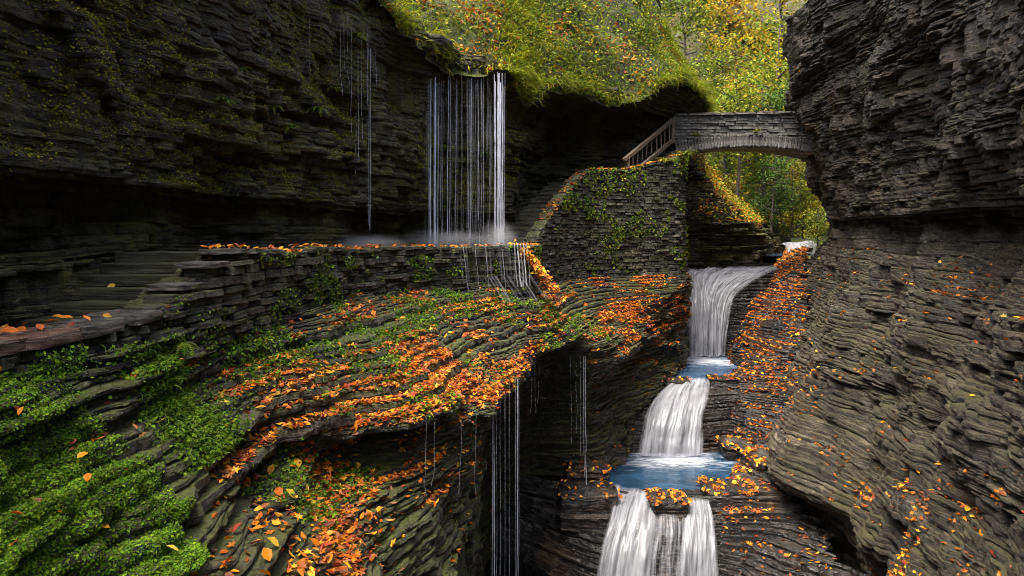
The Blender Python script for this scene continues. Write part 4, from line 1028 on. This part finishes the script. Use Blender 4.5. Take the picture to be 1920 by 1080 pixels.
grass('hanging_grass', V_slope, 9000, slope_d(0, .06, lambda x, y, z: np.clip(.15+2.2*fbm(x*1.6, y*1.6, z*1.6, 2, 12), .03, 1.3)*(np.clip(grassy(x, y, z), .2, 9)+1.2*((x/y > -.25) & (x/y < -.10))+.8*((x/y > -.065) & (x/y < -.01)))), .75, .030, lambda n, r, P: pal(YGREEN, n, r, (3, 3, 3, 1, 3), .3), 'long drooping grass hanging over the lip of the cliff', flip=-1, seed=8, spread=.35)
def herbs(name, V, n, dens, size, cols, label, lift, flip=1, seed=1):
    r = np.random.default_rng(seed); P, nr = sample(V, n, dens, r, flip)
    nr = nr*.5+np.array([.0, -.3, .6]); P = P+nr*(lift*r.random((n, 1)))
    o = link(name, cloud_mesh(name, P, frames(nr, r, .6), size*(.6+.8*r.random(n)), cols(n, r, P), DIA_V, DIA_T), M['green']); tag(o, label, kind='stuff'); return o
leafy = lambda x, y, z: np.clip(.5+1.2*fbm(x*.7, y*.7, z*.7, 3, 66), .2, 1)*np.where(x/y > .02, 1.4, .35)
herbs('slope_undergrowth', V_slope, 28000, slope_d(0, .8, leafy), .12, lambda n, r, P: pal(np.concatenate([YGREEN, GREENS*.8]), n, r, None, .35), 'leafy undergrowth spread over the steep slope', .35, -1, 9)
litter('slope_leaves', V_slope, 4500, slope_d(0, .7, lambda x, y, z: np.clip(.25+1.7*fbm(x*.8, y*.8, z*.8, 3, 69), .03, 1)*np.where((x/y > -.15) & (x/y < -.02), 2.2, 1)), r5, .15, tilt=.5, lift=.12, flip=-1, label='orange leaves scattered through the grass above the falls')

# moss and small ferns clinging to the dark cliff
def cliff_moss(c, n):
    x, y, z = c.T; nz = fbm(x*.55, y*.55, z*.9, 4, 83)+.3*fbm(x*3, y*3, z*4, 2, 84)
    px = 960+1280*x/y
    return np.clip(1.6*nz+.02+.3*gx(x/y, -.38, .18)*(z > .9)-.3*(z < .6), 0, 1)*(y < 24)*(z > .2)*np.clip(n[:, 2]+.6, .1, 1.4)
herbs('cliff_moss', V_left, 52000, cliff_moss, .036, lambda n, r, P: pal(np.array([(.19, .18, .012), (.25, .22, .014), (.13, .13, .010), (.19, .24, .015)]), n, r, None, .35), 'olive moss clinging in patches to the dark cliff', .05, 1, 31)
def wallmoss(c, n):
    x, y, z = c.T; return np.clip(fbm(x*1.2, y*1.2, z*2, 3, 87)+.1, 0, 1)*(z < -1.05)*(z > -1.9)*(y > 7.5)*(y < 17)
herbs('wall_foot_moss', V_bank, 5000, wallmoss, .055, lambda n, r, P: pal(GREENS, n, r, None, .35), 'green moss along the foot of the dry stone parapet', .06, 1, 33)
# ------------------------------------------------------------------ background: far hillside and trees beyond the bridge
M['far_rock'] = rock_mat('far_hillside', (0.05, 0.045, 0.045), (0.12, 0.105, 0.10), (0.2, 0.18, 0.17), moss=(0.12, 0.12, 0.03), moss_lo=0.48, moss_any=0.56, brown=(0.14, 0.08, 0.035), brown_lo=0.5, rough=(.7, .9), streak=1.5)
hill, V_hill = sheet('far_hill', [(-12,70,4), (0,66,2), (10,60,-1), (20,57,-1.5), (30,60,-1.5), (42,58,-1), (60,48,0), (85,40,2)], [(-20,100,42), (-4,98,44), (8,95,46), (20,92,46), (32,92,46), (46,88,46), (66,76,46), (95,64,46)], 90, M['far_rock'], 2.2, .16, 44, sag=3, cols=220)
hill['label'] = 'far wooded hillside closing the gorge'
g2, _ = sheet('gorge_floor', [(6,38,-2.1), (12,38,-2.1), (20,38,-2.0), (30,38,-1.5)], [(-12,72,3), (8,70,0), (26,68,0), (60,66,0)], 50, M['soil'], .4, .4, 45, cols=60)

m, nt, b = new_mat('bark'); tc = nt.nodes.new('ShaderNodeTexCoord')
nt.links.new(ramp(nt, noise_tex(nt, tc.outputs['Object'], 6, 6, .7, (1, 1, .2)), [(.3, (.035, .028, .022)), (.7, (.13, .11, .09))]), b.inputs['Base Color']); b.inputs['Roughness'].default_value = .9
M['bark'] = m
def tube(paths, sides=6):
    """paths: list of (points [n,3], radii [n]) -> V, F (triangulated quads as quads)"""
    V, F, n0 = [], [], 0
    for P, R in paths:
        P = np.array(P, float); n = len(P); T = np.gradient(P, axis=0); T /= np.linalg.norm(T, axis=1, keepdims=True)+1e-9
        a = np.cross(T, np.array([.3, .9, .2])); a /= np.linalg.norm(a, axis=1, keepdims=True)+1e-9; c = np.cross(T, a)
        for i in range(n):
            for k in range(sides):
                th = 2*math.pi*k/sides; V.append(P[i]+R[i]*(math.cos(th)*a[i]+math.sin(th)*c[i]))
        for i in range(n-1):
            for k in range(sides): F.append((n0+i*sides+k, n0+i*sides+(k+1) % sides, n0+(i+1)*sides+(k+1) % sides, n0+(i+1)*sides+k))
        n0 += n*sides
    return np.array(V), np.array(F)
def tree(name, base, h, rad, colors, label, seed, leaves=3200, leaf=.30, lean=0.0, low=.25, group=None, cat='tree'):
    r = np.random.default_rng(seed); root = empty(name, base); tag(root, label, cat, group)
    n = 9; f = np.linspace(0, 1, n)
    tr = np.stack([lean*h*f+.04*h*fbm(f*2, seed, 0, 2, seed), .03*h*fbm(f*2, seed+5, 0, 2, seed+1), f*h*.95-.3], 1)
    paths = [(tr, h*.016*(1-f*.9)+.01)]; tips = []
    for i in range(16):
        t = low+(1-low)*(i+.5)/16*.95; p0 = np.array([np.interp(t, f, tr[:, c]) for c in range(3)]); a = r.uniform(0, 2*math.pi)
        l = rad*(1.15-abs(t-.45)*1.1)*r.uniform(.65, 1.15); d = np.array([math.cos(a), math.sin(a), r.uniform(.15, .7)]); g = np.linspace(0, 1, 6)[:, None]
        pts = p0+d*l*g+np.array([0, 0, -.18*l])*g**2+.08*l*r.standard_normal((6, 3))*g
        paths.append((pts, h*.006*(1-g[:, 0]*.85)+.006)); tips += [pts[2], pts[3], pts[4], pts[5]]
    V, F = tube(paths, 5); link('trunk', mesh_np('trunk', V, F, True), M['bark'], root)
    tips = np.array(tips); k = r.choice(len(tips), leaves); spread = rad*.20*(0.5+r.random((len(tips), 1)))
    P = tips[k]+r.standard_normal((leaves, 3))*spread[k]*np.array([1, 1, .65])
    keep = r.random(len(tips)) > .12; P = P[keep[k]]; k = k[keep[k]]; m_ = len(P)
    cc = pal(colors, len(tips), r, None, .2)[k]*(1+.22*r.standard_normal((m_, 1))).clip(.5, 1.5)
    nr = r.standard_normal((m_, 3))*.6+np.array([0, -.3, .7])
    link('crown', cloud_mesh('crown', P, frames(nr, r, .2), leaf*(.6+.7*r.random(m_)), cc, DIA_V, DIA_T), M['green'], root)
    return root
GOLD = np.array([(.42, .30, .02), (.50, .34, .02), (.34, .27, .02), (.45, .22, .02)])
BROAD = np.array([(.14, .20, .015), (.20, .25, .02), (.28, .28, .02), (.10, .15, .015)])
EVER = np.array([(.08, .15, .025), (.11, .19, .03), (.06, .11, .02)])
grp = 'trees beyond the bridge'
tree('broadleaf_tree', (19.6, 50, -1), 17, 3.6, np.concatenate([GOLD, BROAD*1.2, BROAD]), 'tall golden tree beside the upper edge of the dark cliff', 1, 4200, .30, group=grp)
tree('broadleaf_tree', (17.2, 47, -1), 11.5, 2.6, EVER, 'dark green tree rising just above the middle of the bridge', 2, 4000, .24, low=.1, group=grp)
tree('broadleaf_tree', (15.2, 46, 2), 9, 2.4, BROAD, 'slender yellow green tree rising above the left half of the bridge', 3, 2200, .24, group=grp)
tree('broadleaf_tree', (21.6, 56, -1), 15, 4.2, BROAD, 'yellow green tree standing farther back behind the golden tree', 4, 3000, .34, group=grp)
tree('broadleaf_tree', (15.0, 54, 4), 10, 2.8, BROAD, 'thin green tree on the rocky slope near the grassy edge', 5, 1500, .28, group=grp)
tree('broadleaf_tree', (19.0, 62, 7), 12, 3.2, np.concatenate([GOLD, BROAD]), 'sparse yellow tree high on the far slope', 6, 1600, .34, group=grp)
tree('broadleaf_tree', (24.5, 62, 4), 20, 5.0, np.concatenate([GOLD, BROAD, BROAD]), 'large pale golden tree far up the gorge', 7, 3000, .40, group=grp)
tree('broadleaf_tree', (16.5, 66, 12), 12, 3.4, BROAD, 'small green tree at the top of the far slope', 8, 1600, .36, group=grp)
tree('broadleaf_tree', (18.2, 58, 3), 13, 3.0, BROAD, 'green tree between the golden tree and the grassy edge', 21, 2400, .3, group=grp)
tree('broadleaf_tree', (22.5, 70, 12), 14, 4.2, GOLD, 'faint golden tree on the skyline of the far slope', 22, 2400, .42, group=grp)
tree('broadleaf_tree', (20.0, 74, 17), 13, 4.0, BROAD, 'faint green tree highest on the far slope', 23, 2200, .42, group=grp)
gb = 'bushes seen under the arch'
tree('bush', (17.0, 44.5, .2), 4.6, 1.5, EVER, 'dark green bush under the middle of the arch', 11, 2200, .15, low=.05, group=gb, cat='bush')
tree('bush', (18.6, 45.5, -.2), 5.2, 1.7, np.concatenate([BROAD, YGREEN]), 'bright yellow green bush under the right half of the arch', 12, 2600, .16, low=.03, group=gb, cat='bush')
tree('bush', (20.6, 48, -.4), 6.0, 1.9, GOLD*.8, 'golden brown bush beside the dark cliff under the arch', 13, 2200, .17, low=.03, group=gb, cat='bush')
tree('bush', (18.3, 40.8, -1.0), 2.6, .8, BROAD, 'small green bush beside the far cascade', 14, 900, .12, low=.03, group=gb, cat='bush')
# undergrowth on the far left bank under the arch and on the hillside
r6 = np.random.default_rng(5)
def farbank(c, n):
    x, y, z = c.T; return ((y > 34) & (x > 9.3) & (z < 4) & (z > .1))*np.clip((n[:, 2]-.45)*2.5, 0, 1.5)*np.clip(.6+fbm(x*.6, y*.6, z, 2, 5), 0, 1)
herbs('far_undergrowth', V_left, 4200, farbank, .16, lambda n, r, P: pal(np.concatenate([YGREEN, BROAD, GOLD, ORANGE[:2]]), n, r, None, .3), 'mixed green and golden undergrowth on the far bank under the arch', .5, 1, 15)
litter('leaf_litter', V_left, 1100, farbank, r6, .17, lift=.1, label='orange leaves on the far bank under the arch')
herbs('hillside_undergrowth', V_hill, 16000, lambda c, n: np.clip(.1+1.5*fbm(c[:, 0]*.2, c[:, 1]*.2, c[:, 2]*.2, 3, 3), .0, 1)*(c[:, 0]/c[:, 1] > .1)*(c[:, 2] < 38), .5, lambda n, r, P: pal(np.concatenate([YGREEN, BROAD, BROAD, EVER, GOLD[:1]]), n, r, None, .3), 'distant shrubs and leaves over the far hillside', 1.6, -1, 16)

# ------------------------------------------------------------------ plants and leaves on the masonry
def face_points(pl, n, z0, z1, r, out=.06, side=1, s0=0.0, s1=None):
    s1 = pl.L if s1 is None else s1
    S = r.uniform(s0, s1, n); P = np.zeros((n, 3)); Nn = np.zeros((n, 3))
    for i, s in enumerate(S):
        p, d = pl.at(s); nrm = np.array([d[1], -d[0]])*side; a, b_ = z0(s), z1(s)
        z = r.uniform(a, b_); P[i] = (*(p+nrm*out*r.random()), z); Nn[i] = (*nrm, .3)
    return P, Nn, S
P, Nn, S = face_points(pP, 9000, zP, lambda s: tP(s)+.1, r6, .12)
nz = fbm(P[:, 0]*.9, P[:, 1]*.9, P[:, 2]*1.1, 4, 9)+.35*gx(P[:, 0]/P[:, 1], .125, .03)*(P[:, 2] > .3)-.18+.25*(P[:, 2] > 1.9)
k = nz > 0.02; P, Nn = P[k], Nn[k]; n = len(P)
o = link('ivy', cloud_mesh('ivy', P, frames(Nn, r6, .5), .07+.07*r6.random(n), pal(np.concatenate([GREENS, YGREEN, GREENS]), n, r6, None, .35), DIA_V, DIA_T), M['green']); tag(o, 'patches of ivy and small plants on the stone pier', 'ivy')
def top_litter(name, pl, top, n, size, label, s0=0, s1=None, w=(5, 5, 4, 3, 3, 3, 1.4, 1.2), dep=.45):
    s1 = pl.L if s1 is None else s1; P = np.zeros((n, 3))
    for i in range(n):
        s = r6.uniform(s0, s1)
        while vnoise(s*1.7, 3.3, 0, 7) < r6.uniform(-1, .5): s = r6.uniform(s0, s1)
        p, d = pl.at(s); nrm = np.array([d[1], -d[0]]); q = p-nrm*r6.uniform(min(-.03, dep), max(-.03, dep)); P[i] = (*q, top(s)+.02+.03*r6.random())
    nr = np.tile(np.array([[0, -.2, 1.0]]), (n, 1))
    o = link(name, cloud_mesh(name, P, frames(nr, r6, .4), size*(.7+.6*r6.random(n)), pal(ORANGE, n, r6, w), LEAF_V, LEAF_T), M['leaf']); tag(o, label, kind='stuff')
top_litter('leaf_litter', pB, tB, 330, .10, 'orange leaves lying along the top of the dry stone parapet', 1.5)
top_litter('leaf_litter', pA, lambda s: -.83, 26, .10, 'few leaves on the capping slabs near the moss')
top_litter('leaf_litter', pP, tP, 420, .14, 'orange leaves along the top of the stone pier', 1)
t_ = r6.random(420); P = np.stack([.22+.85*t_, 17.75-.35*t_, -.42-1.15*t_], 1)+r6.normal(0, 1, (420, 3))*[.09, .12, .05]
o = link('leaf_litter', cloud_mesh('leaf_litter', P, frames(np.tile([[.3, -.5, 1.0]], (420, 1)), r6, .5), .11*(.7+.6*r6.random(420)), pal(ORANGE, 420, r6, (3, 5, 2, 5, 1, 1, 5, 1)), LEAF_V, LEAF_T), M['leaf']); tag(o, 'golden leaves banked down the end of the parapet', kind='stuff')

P, Nn, S = face_points(pB, 9000, zB, lambda s: tB(s), r6, .13)
nz = fbm(P[:, 0]*1.5, P[:, 1]*1.5, P[:, 2]*3, 4, 19); k = (nz > .12); P, Nn = P[k], Nn[k]; n = len(P)
o = link('wall_moss', cloud_mesh('wall_moss', P, frames(Nn, r6, .5), (.025+.035*r6.random(n))*np.clip(P[:, 1]/9, .8, 1.6), pal(np.concatenate([GREENS, np.array([(.12, .12, .012)])]), n, r6, None, .35), DIA_V, DIA_T), M['green']); tag(o, 'moss in the joints of the dry stone parapet', kind='stuff')

# moss hanging over the near parapet face
P, Nn, S = face_points(pA, 9000, lambda s: -1.45, lambda s: -.96, r6, .12)
nz = fbm(P[:, 0]*2.5, P[:, 1]*2.5, P[:, 2]*3, 3, 29); k = (nz > -.12-.25*(P[:, 2] < -1.1)) & (P[:, 1] < 5.75+.3*nz); P, Nn = P[k], Nn[k]; n = len(P)
o = link('wall_moss', cloud_mesh('wall_moss', P, frames(Nn, r6, .5), .016+.03*r6.random(n)**1.6, pal(GREENS, n, r6, (3, 4, 2, 2, 1), .25)*1.5, DIA_V, DIA_T), M['green']); tag(o, 'green moss creeping up the low parapet', kind='stuff')
# ------------------------------------------------------------------ boulders, ferns, single leaves, spray
def boulder(name, loc, size, label, seed, mat, rz=0.0, layers=1.0):
    bm = bmesh.new(); bmesh.ops.create_icosphere(bm, subdivisions=5, radius=1.0)
    V = np.array([v.co[:] for v in bm.verts])
    n = V/np.linalg.norm(V, axis=1, keepdims=True)
    sq = np.abs(n)**0.6*np.sign(n); sq /= np.abs(sq).max(1, keepdims=True)**0.55
    V = sq*np.array(size)
    # bedding: every thin bed steps in or out
    bz = np.floor(V[:, 2]/(.07)+.8*vnoise(V[:, 0]*1.5, V[:, 1]*1.5, 0, seed))
    ring = 1+.16*layers*(hash3(bz, bz*0, bz*0, seed)-.5)
    V[:, 0] *= ring; V[:, 1] *= ring
    V += n*(.22*min(size)*fbm(V[:, 0]*2.2+seed, V[:, 1]*2.2, V[:, 2]*3, 4, seed))[:, None]
    for v, c in zip(bm.verts, V): v.co = c
    me = bpy.data.meshes.new(name); bm.to_mesh(me); bm.free(); me.materials.append(mat)
    o = bpy.data.objects.new(name, me); COL.objects.link(o); o.location = loc; o.rotation_euler = (0, 0, rz)
    tag(o, label, 'rock')
    return o, V
def rock_top_leaves(parent_v, loc, n, label, size=.13):
    W = parent_v+np.array(loc); zc = np.quantile(parent_v[:, 2], .72); W = W[parent_v[:, 2] > zc]
    i = r7.choice(len(W), n); P = W[i]+r7.normal(0, .04, (n, 3))*[1, 1, .3]+[0, 0, .03]
    nr = np.tile(np.array([[0, -.3, 1.0]]), (n, 1))
    o = link('leaf_litter', cloud_mesh('leaf_litter', P, frames(nr, r7, .45), size*(.7+.6*r7.random(n)), pal(ORANGE, n, r7, (4, 5, 3, 4, 2, 2, 3, 2)), LEAF_V, LEAF_T), M['leaf']); tag(o, label, kind='stuff')
r7 = np.random.default_rng(21)
for (loc, sz, lab, sd_, lv) in (
    ((4.05, 17.75, -7.25), (.50, .42, .34), 'leaf topped rock between the two lower cascade branches', 1, 90),
    ((2.1, 19.15, -7.0), (.6, .4, .34), 'dark rock at the outlet of the lower pool, left side', 2, 40),
    ((2.0, 18.2, -7.35), (.8, .6, .5), 'wet rock dotted with yellow leaves beside the lower cascade', 3, 46),
    ((5.9, 18.6, -7.25), (.7, .5, .3), 'flat rock edging the leaf heap by the lower pool', 4, 120),
    ((5.75, 23.85, -5.4), (.45, .35, .2), 'low rock splitting the lip of the middle cascade', 5, 12),
    ((7.35, 23.9, -5.45), (.5, .4, .3), 'leaf strewn rock at the right lip of the middle cascade', 6, 60),
    ((7.1, 21.5, -7.0), (.5, .5, .35), 'dark ledge rock at the back of the lower pool', 7, 50),
    ((7.35, 19.9, -6.9), (.5, .7, .35), 'rock buried in leaves beside the lower pool', 8, 150),
    ((3.0, 21.3, -7.0), (.5, .6, .35), 'rounded dark rock under the left wall of the pool', 9, 8)):
    o, bv = boulder('boulder', loc, sz, lab, sd_, M['wet'], 0)
    if lv: rock_top_leaves(bv, loc, lv, 'leaves on the '+lab.split(' beside')[0])

def frond_mesh(seed):
    r = np.random.default_rng(seed); n = 10
    t = np.arange(n+1)/n; V = [(0, y*.85, .55*y-.75*y*y) for y in t]; F = []
    for i in range(n):
        w = .24*(1-t[i])**.7+.02; c = np.array(V[i])
        for s in (-1, 1):
            k = len(V); V += [tuple(c+[s*w, .06, -.03]), tuple(c+[s*w*.5, .09, -.01])]
            F += [(i, k, k+1), (i, k+1, i+1)]
    V = np.array(V)
    return mesh_np('frond', V, F, False, col=pal(GREENS*1.2, 1, r)[0][None].repeat(len(V), 0))
FR = [frond_mesh(i) for i in range(4)]
for f_ in FR: f_.materials.append(M['green'])
fern_spots = [(598, 205, 'bright fern beside the thin water threads on the dark cliff', .42), (545, 243, 'yellow green fern low on the mossy cliff face', .36), (508, 200, 'fern in the middle of the mossy cliff face', .34), (620, 170, 'fern just below the highest thin water thread', .34),
 (420, 195, 'fern on the olive moss patch of the dark cliff', .30), (455, 130, 'small fern high on the mossy cliff', .26), (670, 70, 'fern hanging by the lip of the cliff', .34), (905, 290, 'small fern behind the curtain of water', .36), (830, 270, 'tiny fern behind the left threads of the curtain falls', .3), (345, 640, 'fern under the stepped end of the parapet', .24), (395, 525, 'fern rooted in the stepped parapet wall', .2)]
for k, (px, py, lab, sz) in enumerate(fern_spots):
    p = pick(V_left if py < 430 else V_bank, px, py); root = empty('fern', tuple(p+np.array([.05, -.06, 0]))); tag(root, lab, 'fern', None)
    for q in range(7):
        a = -math.pi/2+(q-3)*.42+r7.uniform(-.15, .15)
        o = bpy.data.objects.new('frond', FR[r7.integers(4)]); COL.objects.link(o); o.parent = root
        o.rotation_euler = (r7.uniform(-.5, .1), 0, a-math.pi/2+math.pi*0); o.scale = (sz, sz*r7.uniform(.8, 1.2), sz)
# grass clump and a leaning shrub on the pier and under the arch
def clump(loc, n, ln, label, cat, cols, seed):
    r = np.random.default_rng(seed); P = np.tile(np.zeros(3), (n, 1))+r.normal(0, .06, (n, 3))*[1, 1, .2]
    hd = r.standard_normal((n, 3))*[1, .7, .1]+[0, -.4, 0]; up = np.tile([[0, 0, 1.0]], (n, 1))
    root = empty('grass_tuft', loc); tag(root, label, cat)
    link('blades', cloud_mesh('blades', P, frames(up, r, .15, hd), ln*(.5+.7*r.random(n)), pal(cols, n, r), BV, BF, .03), M['green'], root)
clump((6.75, 26.55, 2.85), 60, .8, 'drooping grass tuft on the pier beside the bridge', 'grass', YGREEN, 1)
clump((5.9, 26.2, 2.6), 50, .6, 'smaller grass tuft under the middle of the railing', 'grass', YGREEN, 2)
clump((8.0, 29.7, 4.1), 22, .45, 'little plant growing from the bridge above the arch', 'plant', YGREEN, 3)
clump((10.6, 29.7, 4.25), 18, .4, 'little plant at the crown of the arch', 'plant', YGREEN, 4)

# single leaves that stand out near the camera
LEAFM = []
for i in range(8):
    me = mesh_np('fallen_leaf', LEAF_V*np.array([1.1, 1, 1.4+.2*(i % 3)]), LEAF_T, False, col=np.tile(ORANGE[i], (8, 1))); me.materials.append(M['leaf']); LEAFM.append(me)
def single(P, label, group, sz, lift=.05):
    o = bpy.data.objects.new('fallen_leaf', LEAFM[r7.choice(8, p=np.array([4, 4, 3, 3, 1, 1, 3, 1])/20)]); COL.objects.link(o)
    o.location = P+np.array([0, -.02, lift]); o.rotation_euler = (r7.uniform(.1, .9), r7.uniform(-.5, .5), r7.uniform(0, 6.28)); o.scale = (sz,)*3
    tag(o, label, 'leaf', group)
P, _ = sample(V_bank, 46, lambda c, n: moss_d(c, n)*(n[:, 2] > .1), r7)
for p in P: single(p, 'fallen leaf lying on the green moss below the parapet', 'leaves on the moss', .085*r7.uniform(.8, 1.25), .07)
P, _ = sample(V_bank, 80, lambda c, n: ((c[:, 2] < -2.6) & (c[:, 2] > -3.6) & (c[:, 1] < 8.6) & (c[:, 1] > 4.8))*np.clip(n[:, 2], 0, 1), r7)
for p in P: single(p, 'large orange leaf on the tilted slab at the near edge of the gorge', 'leaves on the near slab', .12*r7.uniform(.8, 1.25), .06)
P, _ = sample(V_right, 60, lambda c, n: ((c[:, 2] < -3.8) & (c[:, 1] < 14))*np.clip(n[:, 2], 0, 1), r7, -1)
for p in P: single(p, 'yellow or orange leaf on the low rocks under the right cliff', 'leaves under the right cliff', .12*r7.uniform(.8, 1.25), .05)

# spray where the water lands
m = bpy.data.materials.new('spray'); m.use_nodes = True; nt = m.node_tree; nt.nodes.clear()
out = nt.nodes.new('ShaderNodeOutputMaterial'); vol = nt.nodes.new('ShaderNodeVolumePrincipled'); vol.inputs['Color'].default_value = (.97, .98, 1, 1); vol.inputs['Anisotropy'].default_value = .2
tc = nt.nodes.new('ShaderNodeTexCoord'); gr = nt.nodes.new('ShaderNodeTexGradient'); gr.gradient_type = 'SPHERICAL'; nt.links.new(tc.outputs['Object'], gr.inputs['Vector'])
nz_ = noise_tex(nt, tc.outputs['Object'], 2.0, 3, .6)
den = math_n(nt, 'MULTIPLY', math_n(nt, 'MULTIPLY', math_n(nt, 'POWER', gr.outputs['Fac'], 2.0), 2.8), maprange(nt, nz_, .35, .65, .3, 1.3))
nt.links.new(den, vol.inputs['Density']); nt.links.new(vol.outputs[0], out.inputs['Volume'])
for i, (loc, sz, lab) in enumerate((((-3.6, 17.0, -.35), (1.25, .8, .3), 'spray at the foot of the thin water threads'), ((-1.9, 19.7, -.3), (1.7, .8, .4), 'spray at the foot of the curtain falls, broad part'), ((-.4, 19.5, -.3), (.7, .7, .7), 'spray at the foot of the strongest threads'))):
    bm = bmesh.new(); bmesh.ops.create_icosphere(bm, subdivisions=3, radius=1); me = bpy.data.meshes.new('mist'); bm.to_mesh(me); bm.free(); me.materials.append(m)
    o = bpy.data.objects.new('mist', me); COL.objects.link(o); o.location = loc; o.scale = sz; tag(o, lab, kind='stuff')
